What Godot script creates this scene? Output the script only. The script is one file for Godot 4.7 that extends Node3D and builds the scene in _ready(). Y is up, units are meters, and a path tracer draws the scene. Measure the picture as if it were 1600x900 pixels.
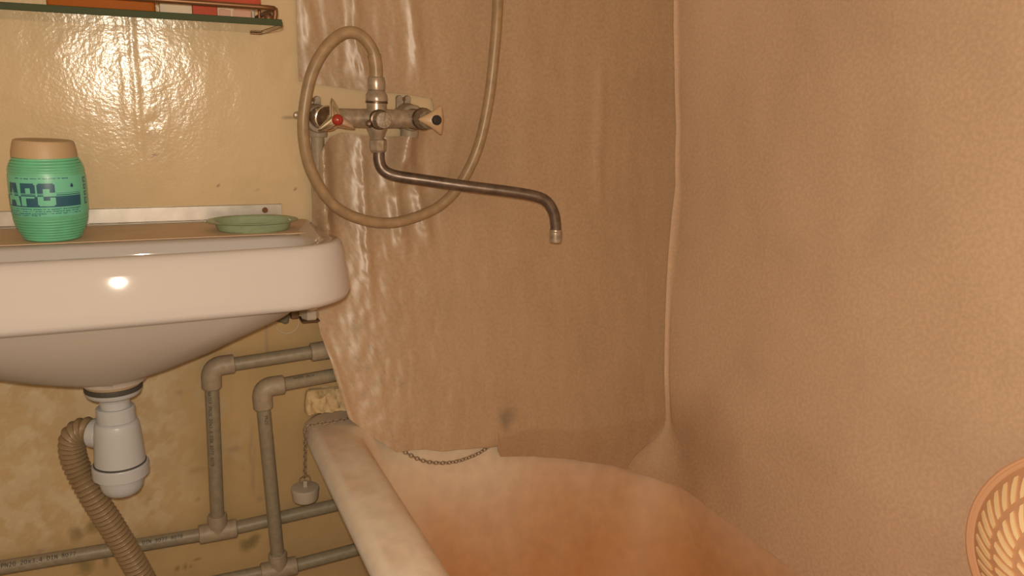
extends Node3D
# A small old bathroom: wash basin, bath, wall mixer with hose, pipes and oilcloth sheets.

const WHITE := Color(1, 1, 1)
var mats := {}
var used := {}
var nz := FastNoiseLite.new()
var nf := FastNoiseLite.new()
var np := FastNoiseLite.new()

# ---------------------------------------------------------------- mesh builder
class Mb:
	var v := PackedVector3Array()
	var c := PackedColorArray()
	var uv := PackedVector2Array()
	var t := PackedInt32Array()

	func add(p: Vector3, col := Color(1, 1, 1), w := Vector2.ZERO) -> int:
		v.append(p); c.append(col); uv.append(w)
		return v.size() - 1

	func tri(a: int, b: int, d: int) -> void:
		t.append(a); t.append(b); t.append(d)

	func quad(a: int, b: int, d: int, e: int) -> void:
		tri(a, b, d); tri(a, d, e)

	# rings of points, counter-clockwise seen from below (x to z); successive rings go "up"
	func loft(loops: Array, cap0 := true, cap1 := true, col := Color(1, 1, 1)) -> void:
		var n: int = loops[0].size()
		var first := v.size()
		for l in loops:
			for p in l:
				add(p, col)
		for i in loops.size() - 1:
			for j in n:
				var k := (j + 1) % n
				var a := first + i * n
				quad(a + j, a + n + j, a + n + k, a + k)
		if cap0: fan(first, n, false)
		if cap1: fan(first + (loops.size() - 1) * n, n, true)

	func fan(first: int, n: int, up: bool) -> void:
		var m := Vector3.ZERO
		for j in n: m += v[first + j]
		var k := add(m / n, c[first])
		for j in n:
			var a := first + j
			var b := first + (j + 1) % n
			if up: tri(a, k, b)
			else: tri(a, b, k)

	func lathe(prof: Array, seg := 24, xf := Transform3D.IDENTITY, flute := 0.0, flutes := 0) -> void:
		var loops := []
		for q in prof:
			var l := PackedVector3Array()
			for j in seg:
				var a := TAU * j / seg
				var r: float = q.x * (1.0 + flute * cos(flutes * a))
				l.append(xf * Vector3(r * cos(a), q.y, r * sin(a)))
			loops.append(l)
		loft(loops, prof[0].x > 1e-5, prof[-1].x > 1e-5)

	func tube(path: PackedVector3Array, rad, seg := 12, caps := true) -> void:
		var loops := []
		var n := Vector3.ZERO
		for i in path.size():
			var d := (path[mini(i + 1, path.size() - 1)] - path[maxi(i - 1, 0)]).normalized()
			if i == 0:
				n = d.cross(Vector3(0.13, 0.31, 0.94)).normalized()
			else:
				n = (n - d * n.dot(d)).normalized()
			var b := n.cross(d)
			var r: float = rad[i] if rad is Array or rad is PackedFloat32Array else rad
			var l := PackedVector3Array()
			for j in seg:
				var a := TAU * j / seg
				l.append(path[i] + (n * cos(a) + b * sin(a)) * r)
			loops.append(l)
		loft(loops, caps, caps)

	func box(x0: float, x1: float, y0: float, y1: float, z0: float, z1: float, bevel := 0.001, xf := Transform3D.IDENTITY) -> void:
		var loops := []
		for q in [[y0, bevel], [y0 + bevel, 0.0], [y1 - bevel, 0.0], [y1, bevel]]:
			var l := Mb.rrect(x0 + q[1], x1 - q[1], z0 + q[1], z1 - q[1], q[0], [bevel, bevel, bevel, bevel], 2, 1)
			for i in l.size(): l[i] = xf * l[i]
			loops.append(l)
		loft(loops)

	# rounded rectangle in plan; radii of the corners (x1,z1) (x0,z1) (x0,z0) (x1,z0)
	static func rrect(x0: float, x1: float, z0: float, z1: float, y: float, r: Array, seg := 6, ne := 1) -> PackedVector3Array:
		var o := PackedVector3Array()
		var cn := [[x1, z1, -1, -1], [x0, z1, 1, -1], [x0, z0, 1, 1], [x1, z0, -1, 1]]
		for k in 4:
			var q: Array = cn[k]
			var rr: float = minf(r[k], minf(absf(x1 - x0), absf(z1 - z0)) / 2)
			var arc := PackedVector3Array()
			for s in seg + 1:
				var a := PI / 2 * (k + float(s) / seg)
				arc.append(Vector3(q[0] + q[2] * rr + rr * cos(a), y, q[1] + q[3] * rr + rr * sin(a)))
			if k > 0 and ne > 1:
				var p0 := o[-1]
				for e in range(1, ne): o.append(p0.lerp(arc[0], float(e) / ne))
			o.append_array(arc)
		if ne > 1:
			var p1 := o[-1]
			for e in range(1, ne): o.append(p1.lerp(o[0], float(e) / ne))
		return o

	# a sheet with thickness from a grid of points g[row][col]; outward = (down the rows) x (along the columns)
	func sheet(g: Array, cols: Array, off: Callable) -> void:
		var nr := g.size()
		var ncol: int = g[0].size()
		var f := v.size()
		for i in nr:
			for j in ncol: add(g[i][j], cols[i][j])
		var b := v.size()
		for i in nr:
			for j in ncol: add(g[i][j] + off.call(g[i][j]), cols[i][j])
		for i in nr - 1:
			for j in ncol - 1:
				var a := f + i * ncol + j
				quad(a, a + ncol, a + ncol + 1, a + 1)
				a = b + i * ncol + j
				quad(a, a + 1, a + ncol + 1, a + ncol)
		for i in nr - 1:
			var l := i * ncol
			quad(f + l, b + l, b + l + ncol, f + l + ncol)
			var r := i * ncol + ncol - 1
			quad(f + r, f + r + ncol, b + r + ncol, b + r)
		for j in ncol - 1:
			quad(f + j, f + j + 1, b + j + 1, b + j)
			var d := (nr - 1) * ncol + j
			quad(f + d, b + d, b + d + 1, f + d + 1)

	func mesh(crease := 40.0) -> ArrayMesh:
		var nt := t.size() / 3
		var fn := PackedVector3Array(); fn.resize(nt)
		var fu := PackedVector3Array(); fu.resize(nt)
		var cnt := PackedInt32Array(); cnt.resize(v.size() + 1)
		for i in nt:
			var n := (v[t[i * 3 + 1]] - v[t[i * 3]]).cross(v[t[i * 3 + 2]] - v[t[i * 3]])
			fn[i] = n * 1e4; fu[i] = (n * 1e6).normalized()
			for k in 3: cnt[t[i * 3 + k] + 1] += 1
		for i in v.size(): cnt[i + 1] += cnt[i]
		var pos := cnt.duplicate()
		var adj := PackedInt32Array(); adj.resize(nt * 3)
		for i in nt:
			for k in 3:
				var q := t[i * 3 + k]
				adj[pos[q]] = i; pos[q] += 1
		var cc := cos(deg_to_rad(crease))
		var V := PackedVector3Array(); V.resize(nt * 3)
		var N := PackedVector3Array(); N.resize(nt * 3)
		var C := PackedColorArray(); C.resize(nt * 3)
		var U := PackedVector2Array(); U.resize(nt * 3)
		var order := [0, 2, 1]
		for i in nt:
			for k in 3:
				var q := t[i * 3 + order[k]]
				var s := Vector3.ZERO
				var u := fu[i]
				for a in range(cnt[q], cnt[q + 1]):
					if fu[adj[a]].dot(u) > cc: s += fn[adj[a]]
				V[i * 3 + k] = v[q]; C[i * 3 + k] = c[q]; U[i * 3 + k] = uv[q]
				N[i * 3 + k] = s.normalized() if s.length_squared() > 1e-20 else Vector3.UP
		var A := []; A.resize(Mesh.ARRAY_MAX)
		A[Mesh.ARRAY_VERTEX] = V; A[Mesh.ARRAY_NORMAL] = N; A[Mesh.ARRAY_COLOR] = C; A[Mesh.ARRAY_TEX_UV] = U
		var m := ArrayMesh.new()
		m.add_surface_from_arrays(Mesh.PRIMITIVE_TRIANGLES, A)
		return m

# ---------------------------------------------------------------- node helpers
func numbered(n: String) -> String:
	if not used.has(n):
		used[n] = 0
		return n
	used[n] += 1
	return "%s_%03d" % [n, used[n]]

func tag(o: Node, label: String, category: String, group := "") -> Node:
	o.set_meta("label", label); o.set_meta("category", category)
	if group: o.set_meta("group", group)
	return o

func thing(called: String, label: String, category: String, at := Vector3.ZERO, group := "") -> Node3D:
	var o := Node3D.new()
	o.name = numbered(called); add_child(o); o.position = at
	tag(o, label, category, group)
	return o

# commits the builder as one mesh; points are given in world metres and stored relative to the parent's base
func obj(called: String, mb: Mb, m: Material, parent: Node3D = self, crease := 40.0, label := "") -> MeshInstance3D:
	var o := MeshInstance3D.new()
	var base := Vector3.ZERO
	var q: Node = parent
	while q != self:
		base += q.position; q = q.get_parent()
	if base != Vector3.ZERO:
		for i in mb.v.size(): mb.v[i] -= base
	o.mesh = mb.mesh(crease)
	o.material_override = m
	o.cast_shadow = GeometryInstance3D.SHADOW_CASTING_SETTING_ON
	o.name = numbered(called) if parent == self else called
	parent.add_child(o, true)
	if label: o.set_meta("label", label)
	return o

func struct(o: Node) -> Node:
	o.set_meta("kind", "structure")
	return o

func spline(p: Array, n: int) -> PackedVector3Array:
	var o := PackedVector3Array()
	for i in p.size() - 1:
		var a: Vector3 = p[maxi(i - 1, 0)]
		var d: Vector3 = p[mini(i + 2, p.size() - 1)]
		for k in n: o.append(p[i].cubic_interpolate(p[i + 1], a, d, float(k) / n))
	o.append(p[-1])
	return o

func arc_pipe(a: Vector3, corner: Vector3, b: Vector3, r: float) -> PackedVector3Array:
	var p := corner + (a - corner).normalized() * r
	var q := corner + (b - corner).normalized() * r
	var o := PackedVector3Array([a])
	for k in 9:
		var s := k / 8.0
		o.append(p.lerp(corner, s).lerp(corner.lerp(q, s), s))
	o.append(b)
	return o

func tab(pts: Array, x: float) -> float:
	if x <= pts[0].x: return pts[0].y
	for i in pts.size() - 1:
		if x <= pts[i + 1].x: return lerpf(pts[i].y, pts[i + 1].y, (x - pts[i].x) / (pts[i + 1].x - pts[i].x))
	return pts[-1].y

# transforms that turn a lathe's axis (y) to +z, to +x, or along a direction
func facing(at: Vector3, dir: Vector3) -> Transform3D:
	var y := dir.normalized()
	var x := y.cross(Vector3(0.02, 0.01, 1.0) if absf(y.z) < 0.9 else Vector3.UP).normalized()
	return Transform3D(Basis(x, y, x.cross(y)), at)

func lin(r: float, g: float, b: float) -> Color:      # a linear base colour for albedo_color
	return Color(r, g, b).linear_to_srgb()

func tex_noise(freq: float, oct: int, seed_: int, size := 256, kind := FastNoiseLite.TYPE_SIMPLEX_SMOOTH, ramp: Gradient = null) -> NoiseTexture2D:
	var n := FastNoiseLite.new()
	n.noise_type = kind; n.frequency = freq; n.fractal_octaves = oct; n.seed = seed_
	var t := NoiseTexture2D.new()
	t.width = size; t.height = size; t.seamless = true; t.noise = n
	if ramp: t.color_ramp = ramp
	return t

func ramp2(a: float, b: float) -> Gradient:
	var g := Gradient.new()
	g.set_color(0, Color(a, a, a)); g.set_color(1, Color(b, b, b))
	return g

# albedo, roughness, metallic; mottle = [frequency, dark, scale]; bump = [noise freq, octaves, cm, scale]
func mat(called: String, col: Color, rough: float, metal := 0.0, mottle := [], bump := []) -> StandardMaterial3D:
	var m := StandardMaterial3D.new()
	m.resource_name = called
	m.albedo_color = col; m.roughness = rough; m.metallic = metal
	m.vertex_color_use_as_albedo = true
	m.cull_mode = BaseMaterial3D.CULL_DISABLED
	m.uv1_triplanar = true; m.uv1_world_triplanar = true
	if mottle:
		m.albedo_texture = tex_noise(mottle[0], 4, 11 + mats.size(), 256, FastNoiseLite.TYPE_SIMPLEX_SMOOTH, ramp2(mottle[1], 1.0))
		m.uv1_scale = Vector3.ONE * mottle[2]
	if bump:
		m.heightmap_enabled = true
		m.heightmap_texture = tex_noise(bump[0], bump[1], 31 + mats.size(), 512)
		m.heightmap_scale = bump[2]
		m.uv1_scale = Vector3.ONE * bump[3]
	mats[called] = m
	return m

# ---------------------------------------------------------------- scene
func _ready() -> void:
	# camera
	var cam := Camera3D.new()
	cam.name = "camera"
	cam.transform = Transform3D(Basis(Vector3(0.9104, 0.0311, 0.4125), Vector3(0.0701, 0.9711, -0.2280), Vector3(-0.4077, 0.2365, 0.8819)).orthonormalized(), Vector3(0, 1.1, 1.2))
	cam.fov = rad_to_deg(2.0 * atan(450.0 / 1269.0)); cam.near = 0.02; cam.far = 20.0
	cam.current = true
	add_child(cam)
	# environment: a closed room, no sky
	var env := Environment.new()
	env.background_mode = Environment.BG_COLOR; env.background_color = Color(0, 0, 0)
	env.tonemap_mode = Environment.TONE_MAPPER_LINEAR
	env.tonemap_exposure = 1.0
	env.sdfgi_enabled = true; env.ssao_enabled = true; env.ssil_enabled = true
	var we := WorldEnvironment.new()
	we.name = "environment"; we.environment = env
	add_child(we)
	# the flash beside the lens that took the photograph
	var fl := OmniLight3D.new()
	fl.name = "camera_flash"
	fl.position = cam.position + cam.basis.y * 0.020 - cam.basis.x * 0.006
	fl.light_color = Color(1.0, 0.935, 0.835); fl.light_energy = FLASH; fl.light_size = 0.004
	fl.omni_range = 8.0; fl.omni_attenuation = 2.0; fl.shadow_enabled = true
	add_child(fl)
	for n in [nz, nf, np]: n.noise_type = FastNoiseLite.TYPE_SIMPLEX_SMOOTH
	nz.seed = 5; nz.frequency = 1.0; nz.fractal_octaves = 4
	nf.seed = 9; nf.frequency = 1.0; nf.fractal_octaves = 2
	np.seed = 21; np.frequency = 1.0; np.fractal_octaves = 5
	make_materials()
	room()
	sheets()
	bathtub()
	basin()
	pipes()
	mixer()
	drain()
	shelf()
	basin_things()
	chain_and_plug()
	basket()

const FLASH := 0.575

func make_materials() -> void:
	mat("paint", lin(0.64, 0.50, 0.32), 0.17, 0.0, [], [0.028, 3, 0.012, 11.0])
	mats.paint.metallic_specular = 0.38
	mat("plain", lin(0.58, 0.47, 0.33), 0.7)
	mat("floor", lin(0.25, 0.19, 0.14), 0.5)
	mat("oilcloth", lin(0.485, 0.338, 0.216), 0.37, 0.0, [0.09, 0.90, 6.0], [0.22, 2, 0.008, 6.0])
	mats.oilcloth.metallic_specular = 0.6
	mat("oilcloth_pale", lin(0.69, 0.50, 0.358), 0.5, 0.0, [0.09, 0.90, 6.0], [0.22, 2, 0.008, 6.0])
	mats.oilcloth_pale.metallic_specular = 0.3
	mat("enamel", lin(0.82, 0.79, 0.775), 0.6, 0.0, [0.03, 0.92, 4.0])
	mat("porcelain", lin(0.53, 0.495, 0.50), 0.04)
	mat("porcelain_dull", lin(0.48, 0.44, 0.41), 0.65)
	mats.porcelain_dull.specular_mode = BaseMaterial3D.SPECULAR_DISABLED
	mats.porcelain.metallic_specular = 0.36
	mat("chrome", lin(0.54, 0.45, 0.36), 0.30, 0.45, [0.03, 0.72, 10.0])
	mat("spout_metal", lin(0.26, 0.20, 0.165), 0.36, 0.6, [0.025, 0.6, 7.0])
	mat("scale", lin(0.50, 0.41, 0.31), 0.5, 0.1, [0.06, 0.6, 14.0])
	mat("bright_chrome", lin(0.75, 0.72, 0.68), 0.10, 1.0)
	mat("tarnish", lin(0.26, 0.17, 0.11), 0.34, 0.6, [0.05, 0.5, 12.0])
	mat("crust", lin(0.42, 0.33, 0.25), 0.6, 0.2, [0.06, 0.6, 12.0])
	mat("red_plastic", lin(0.32, 0.032, 0.02), 0.25)
	mat("black_plastic", lin(0.012, 0.014, 0.02), 0.3)
	mat("beige_plastic", lin(0.52, 0.37, 0.23), 0.35)
	mat("rubber_hose", lin(0.42, 0.29, 0.17), 0.36, 0.0, [0.03, 0.8, 6.0])
	mat("grey_pipe", lin(0.30, 0.26, 0.19), 0.45, 0.0, [0.04, 0.85, 8.0])
	mat("fitting", lin(0.38, 0.31, 0.23), 0.5, 0.0, [0.04, 0.85, 8.0])
	mat("ink", lin(0.02, 0.02, 0.025), 0.7)
	mat("white_plastic", lin(0.46, 0.48, 0.52), 0.32)
	mat("dark_rubber", lin(0.05, 0.05, 0.045), 0.6)
	mat("scum", lin(0.66, 0.48, 0.34), 0.75)
	mat("plug_rubber", lin(0.42, 0.37, 0.31), 0.5)
	mat("drain_rim", lin(0.34, 0.26, 0.17), 0.5)
	var h := mat("corrugated", lin(0.26, 0.185, 0.11), 0.35)
	h.backlight_enabled = true; h.backlight = Color(0.15, 0.1, 0.06)
	mat("aluminium", lin(0.78, 0.74, 0.70), 0.28, 0.8, [0.02, 0.88, 5.0])
	mat("rust", lin(0.16, 0.07, 0.03), 0.8)
	mat("iron", lin(0.14, 0.085, 0.05), 0.5, 0.5)
	var g := mat("glass", Color(0.86, 0.93, 0.88, 0.12), 0.02)
	g.refraction_enabled = true; g.refraction_scale = 0.05
	mat("glass_edge", lin(0.055, 0.070, 0.040), 0.5)
	mats.glass_edge.metallic_specular = 0.15
	mat("wire", lin(0.20, 0.10, 0.05), 0.4, 0.6)
	mat("green_plastic", lin(0.20, 0.66, 0.42), 0.38, 0.0, [0.02, 0.8, 5.0])
	mat("cap_plastic", lin(0.50, 0.36, 0.22), 0.5)
	mat("mint_plastic", lin(0.33, 0.42, 0.27), 0.4, 0.0, [0.03, 0.85, 6.0])
	mat("orange_plastic", lin(0.34, 0.095, 0.010), 0.4)
	mats.orange_plastic.metallic_specular = 0.15
	mat("coral_plastic", lin(0.44, 0.085, 0.05), 0.45)
	mats.coral_plastic.metallic_specular = 0.15
	mat("cream_pack", lin(0.70, 0.60, 0.46), 0.5)
	mats.cream_pack.metallic_specular = 0.15
	mat("pink_pack", lin(0.62, 0.38, 0.28), 0.4)
	mats.pink_pack.metallic_specular = 0.15
	mat("clear_plastic", lin(0.55, 0.50, 0.46), 0.25)
	mat("foam", lin(0.74, 0.55, 0.31), 0.8, 0.0, [0.05, 0.82, 12.0])
	mat("putty", lin(0.17, 0.16, 0.11), 0.8)
	mat("chain", lin(0.36, 0.28, 0.20), 0.4, 0.5)
	mat("basket_shell", lin(0.60, 0.34, 0.20), 0.5)
	mat("basket_slat", lin(0.95, 0.74, 0.44), 0.5)

# ---------------------------------------------------------------- room
func spot(p: Vector2, at: Vector2, r: Vector2, soft := 1.0) -> float:
	var d := ((p - at) / r).length()
	d += 0.35 * np.get_noise_2d(p.x * 60 + at.x * 900, p.y * 60)
	return clampf((1.0 - d) * 3.0 / soft, 0.0, 1.0)

func wall_colour(x: float, y: float) -> Color:
	var p := Vector2(x, y)
	var c := Color(1, 1, 1)
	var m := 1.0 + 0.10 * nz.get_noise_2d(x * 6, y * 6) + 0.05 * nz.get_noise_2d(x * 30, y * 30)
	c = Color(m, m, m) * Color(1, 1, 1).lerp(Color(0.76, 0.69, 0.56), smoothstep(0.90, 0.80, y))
	# peeled, chalky patches in the lower left
	var zone := smoothstep(0.40, 0.50, y) * smoothstep(0.76, 0.70, y) * smoothstep(0.07, -0.02, x)
	var n := np.get_noise_2d(x * 24 + 4.0, y * 20)
	var k := (0.22 + 0.48 * smoothstep(-0.02, 0.18, n) + 0.25 * smoothstep(0.1, 0.3, nz.get_noise_2d(x * 60, y * 60))) * zone
	c = c.lerp(Color(0.92, 1.0, 1.12), k)
	zone = smoothstep(0.50, 0.56, y) * smoothstep(0.74, 0.70, y) * smoothstep(0.14, 0.10, x) * 0.4
	k = smoothstep(0.08, 0.2, np.get_noise_2d(x * 20 - 9.0, y * 12)) * zone
	c = c.lerp(Color(0.78, 0.82, 0.85), k)
	# olive mould and grey stains near the pipes
	var olive := Color(0.36, 0.36, 0.26)
	for s in [[-0.118, 0.466, 0.012, 0.016], [-0.098, 0.472, 0.012, 0.014], [-0.112, 0.415, 0.016, 0.022], [-0.084, 0.42, 0.006, 0.02], [0.010, 0.378, 0.004, 0.007], [0.021, 0.378, 0.004, 0.007], [0.040, 0.388, 0.008, 0.003], [0.03, 0.378, 0.003, 0.004], [0.113, 0.395, 0.016, 0.014], [0.125, 0.405, 0.012, 0.012], [0.045, 0.487, 0.0025, 0.005]]:
		c = c.lerp(olive, 0.8 * spot(p, Vector2(s[0], s[1]), Vector2(s[2], s[3]), 2.0))
	for s in [[0.10, 0.56, 0.018, 0.006], [0.125, 0.505, 0.004, 0.02], [0.124, 0.55, 0.002, 0.03], [0.135, 0.47, 0.008, 0.006], [-0.02, 0.50, 0.006, 0.004], [0.03, 0.66, 0.008, 0.006], [0.112, 0.525, 0.004, 0.004], [0.05, 0.535, 0.02, 0.006], [-0.165, 0.448, 0.01, 0.004]]:
		c = c.lerp(Color(0.55, 0.5, 0.5), 0.6 * spot(p, Vector2(s[0], s[1]), Vector2(s[2], s[3]), 2.0))
	# brighter paint that the cloth has kept clean behind the mixer
	c *= Color(1, 1, 1).lerp(Color(1.42, 1.32, 1.15), smoothstep(0.19, 0.23, x) * smoothstep(1.0, 1.02, y) * smoothstep(1.14, 1.11, y))
	# hairline cracks
	var cx := 0.155 + 0.0015 * nf.get_noise_1d(y * 40)
	c = c.lerp(Color(0.5, 0.5, 0.55), 0.7 * smoothstep(0.003, 0.0008, absf(x - cx)) * smoothstep(0.69, 0.71, y) * smoothstep(0.80, 0.76, y))
	cx = 0.128 + 0.003 * nf.get_noise_1d(y * 30)
	c = c.lerp(Color(0.5, 0.5, 0.55), 0.5 * smoothstep(0.003, 0.0006, absf(x - cx)) * smoothstep(0.47, 0.5, y) * smoothstep(0.62, 0.58, y))
	cx = 1.053 + 0.001 * nf.get_noise_1d(x * 90)
	c = c.lerp(Color(0.4, 0.38, 0.4), 0.7 * smoothstep(0.002, 0.0006, absf(y - cx)) * smoothstep(0.185, 0.195, x))
	for s in [[0.02, 1.0, 0.002], [0.15, 0.95, 0.0025], [0.205, 0.951, 0.002], [0.10, 0.958, 0.002]]:
		c = c.lerp(Color(0.3, 0.28, 0.3), 0.8 * spot(p, Vector2(s[0], s[1]), Vector2(s[2], s[2])))
	return c

func wall_relief(x: float, y: float) -> float:
	# runs of old paint and a few dents, in metres
	var h := 0.0
	for q in [[0.0035, 0.0035, 0.0006], [-0.010, 0.003, 0.00025], [0.020, 0.003, 0.0002]]:
		var d: float = (x - q[0] - 0.0015 * nf.get_noise_1d(y * 9 + q[0] * 100)) / q[1]
		h += q[2] * exp(-d * d) * smoothstep(0.93, 1.0, y)
	h += 0.0004 * nz.get_noise_2d(x * 18, y * 11) + 0.00012 * nz.get_noise_2d(x * 85 + 7, y * 70)
	h += -0.0006 * exp(-((Vector2(x, y) - Vector2(0.022, 1.045)) / 0.007).length_squared())
	return h

func room() -> void:
	# back wall: a fine grid where the photograph shows it, with slab behind
	var xs := [-0.65]
	var ys := [0.0]
	var x := -0.30
	while x < 0.42:
		xs.append(x); x += 0.0035
	xs.append_array([0.55, 0.75, 0.9, 0.93])
	var y := 0.30
	while y < 1.26:
		ys.append(y); y += 0.0035
	ys.append_array([1.4, 1.8, 2.5])
	var mb := Mb.new()
	for j in ys.size():
		for i in xs.size():
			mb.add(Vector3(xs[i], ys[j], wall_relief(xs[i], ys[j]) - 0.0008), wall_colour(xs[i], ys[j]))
	for j in ys.size() - 1:
		for i in xs.size() - 1:
			var a := j * xs.size() + i
			mb.quad(a, a + 1, a + 1 + xs.size(), a + xs.size())
	mb.box(-0.75, 1.03, -0.1, 2.6, -0.12, -0.006)
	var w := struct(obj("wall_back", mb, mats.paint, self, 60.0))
	# a hole stopped with dark putty under the basin
	mb = Mb.new()
	for q in [[0.175, 0.763, 0.011], [0.190, 0.766, 0.009], [0.182, 0.757, 0.008]]:
		var pr := []
		for i in 5: pr.append(Vector2(q[2] * cos(PI / 2 * i / 4.0), 0.005 * sin(PI / 2 * i / 4.0)))
		mb.lathe(pr, 14, facing(Vector3(q[0], q[1], -0.001), Vector3(0, 0, 1)), 0.13, 3)
	obj("putty_patch", mb, mats.putty, w)
	mb = Mb.new()
	var ring := PackedVector3Array()
	for i in 24: ring.append(Vector3(0.186 + 0.017 * cos(3.4 + 3.2 * i / 23.0), 0.752 + 0.017 * sin(3.4 + 3.2 * i / 23.0), 0.0))
	mb.tube(ring, 0.0012, 6)
	obj("plaster_ring", mb, mats.plain, w)
	mb = Mb.new(); mb.box(0.90, 1.03, -0.1, 2.6, -0.006, 1.85); struct(obj("wall_right", mb, mats.plain))
	mb = Mb.new(); mb.box(-0.75, -0.65, -0.1, 2.6, -0.006, 1.85); struct(obj("wall_left", mb, mats.plain))
	mb = Mb.new(); mb.box(-0.65, 0.90, -0.1, 2.6, 1.75, 1.85); struct(obj("wall_front", mb, mats.plain))
	mb = Mb.new(); mb.box(-0.65, 0.90, -0.1, 0.0, -0.006, 1.75); struct(obj("floor", mb, mats.floor))
	mb = Mb.new(); mb.box(-0.65, 0.90, 2.5, 2.6, -0.006, 1.75); struct(obj("ceiling", mb, mats.plain))

# ---------------------------------------------------------------- oilcloth on the two walls
const SEAM := [Vector2(0.43, 0.818), Vector2(0.5, 0.82), Vector2(0.627, 0.825), Vector2(0.736, 0.837), Vector2(0.824, 0.848), Vector2(0.945, 0.866), Vector2(1.045, 0.863), Vector2(1.152, 0.85), Vector2(1.255, 0.838), Vector2(1.7, 0.82)]
const RIDGES := [[0.240, 1.03, 0.242, 0.80, 0.022, 0.012], [0.300, 1.02, 0.303, 0.79, 0.004, 0.007], [0.373, 1.06, 0.350, 0.955, 0.024, 0.017], [0.347, 0.955, 0.360, 0.85, 0.006, 0.009], [0.372, 1.0, 0.402, 0.86, 0.006, 0.009], [0.235, 0.93, 0.245, 0.86, 0.004, 0.008], [0.292, 1.26, 0.294, 1.10, 0.004, 0.009], [0.300, 1.15, 0.312, 1.09, 0.003, 0.006], [0.370, 1.27, 0.392, 1.10, 0.004, 0.010], [0.225, 1.21, 0.232, 1.15, 0.003, 0.008], [0.702, 1.15, 0.705, 0.88, 0.003, 0.008], [0.560, 1.25, 0.575, 0.95, 0.0015, 0.015]]

func zlean(y: float) -> float:
	return 0.008 + 0.095 * pow(clampf((1.0 - y) / 0.45, 0.0, 1.0), 1.3)

func zback(x: float, y: float) -> float:
	var yc := tab([Vector2(0.40, 0.50), Vector2(0.47, 0.545), Vector2(0.50, 0.560), Vector2(0.56, 0.565), Vector2(0.635, 0.551), Vector2(0.711, 0.53), Vector2(0.82, 0.495)], x)
	var h := zlean(maxf(y, yc)) - 0.008
	h *= lerpf(0.88, 1.0, smoothstep(0.24, 0.33, x))
	var z := 0.006 + h
	if y < yc: z -= 0.06 * (yc - y)
	for r in RIDGES:
		var s: float = (r[1] - y) / (r[1] - r[3])
		if s < -0.2 or s > 1.2: continue
		var d: float = (x - lerpf(r[0], r[2], s)) / r[5]
		if absf(d) > 3.0: continue
		var w := exp(-d * d) * smoothstep(-0.2, 0.15, s) * smoothstep(1.2, 0.6, s)
		z += (r[4] + 0.0016 * nf.get_noise_2d(x * 95.0, y * 60.0)) * w
	z += 0.0022 * nf.get_noise_2d(x * 7.0, y * 3.0) + 0.0009 * nf.get_noise_2d(x * 30.0, y * 9.0)
	var near := smoothstep(0.50, 0.30, x)
	var hem := (x - tab(LEFT_LOW, y) - 0.004) / 0.005
	if absf(hem) < 3.0: z += 0.0028 * exp(-hem * hem) * smoothstep(0.74, 0.70, y)
	z += (0.0002 + 0.0009 * near) * nz.get_noise_2d(x * 45.0, y * 28.0)
	return maxf(z, 0.002)

func sheet_point(u: float, y: float) -> Vector3:
	# u runs along the wall: x from the left edge to the corner, then on along the right wall
	var xc := tab(SEAM, y)
	var rho := lerpf(0.006, 0.085, smoothstep(0.555, 0.45, y))
	var zc := zback(minf(xc, 0.86) - rho, y)
	var arc := rho * PI / 2
	if u < xc - rho:
		return Vector3(u, y, zback(u, y))
	var s := u - (xc - rho)
	if s < arc:
		var a := s / rho
		return Vector3(xc - rho + rho * sin(a), y, zc + rho - rho * cos(a))
	s -= arc
	var xp := tab([Vector2(0.43, 0.819), Vector2(0.62, 0.826), Vector2(0.80, 0.855), Vector2(1.0, 0.874), Vector2(1.3, 0.880), Vector2(1.7, 0.88)], y)
	var zz := zc + rho + s
	var xx := lerpf(xc, xp, smoothstep(0.0, 0.22, s))
	xx -= 0.003 * nf.get_noise_2d(zz * 4.0 + 30.0, y * 3.0) + 0.0006 * nf.get_noise_2d(zz * 16.0 + 8.0, y * 12.0)
	return Vector3(xx, y, zz)

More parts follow.
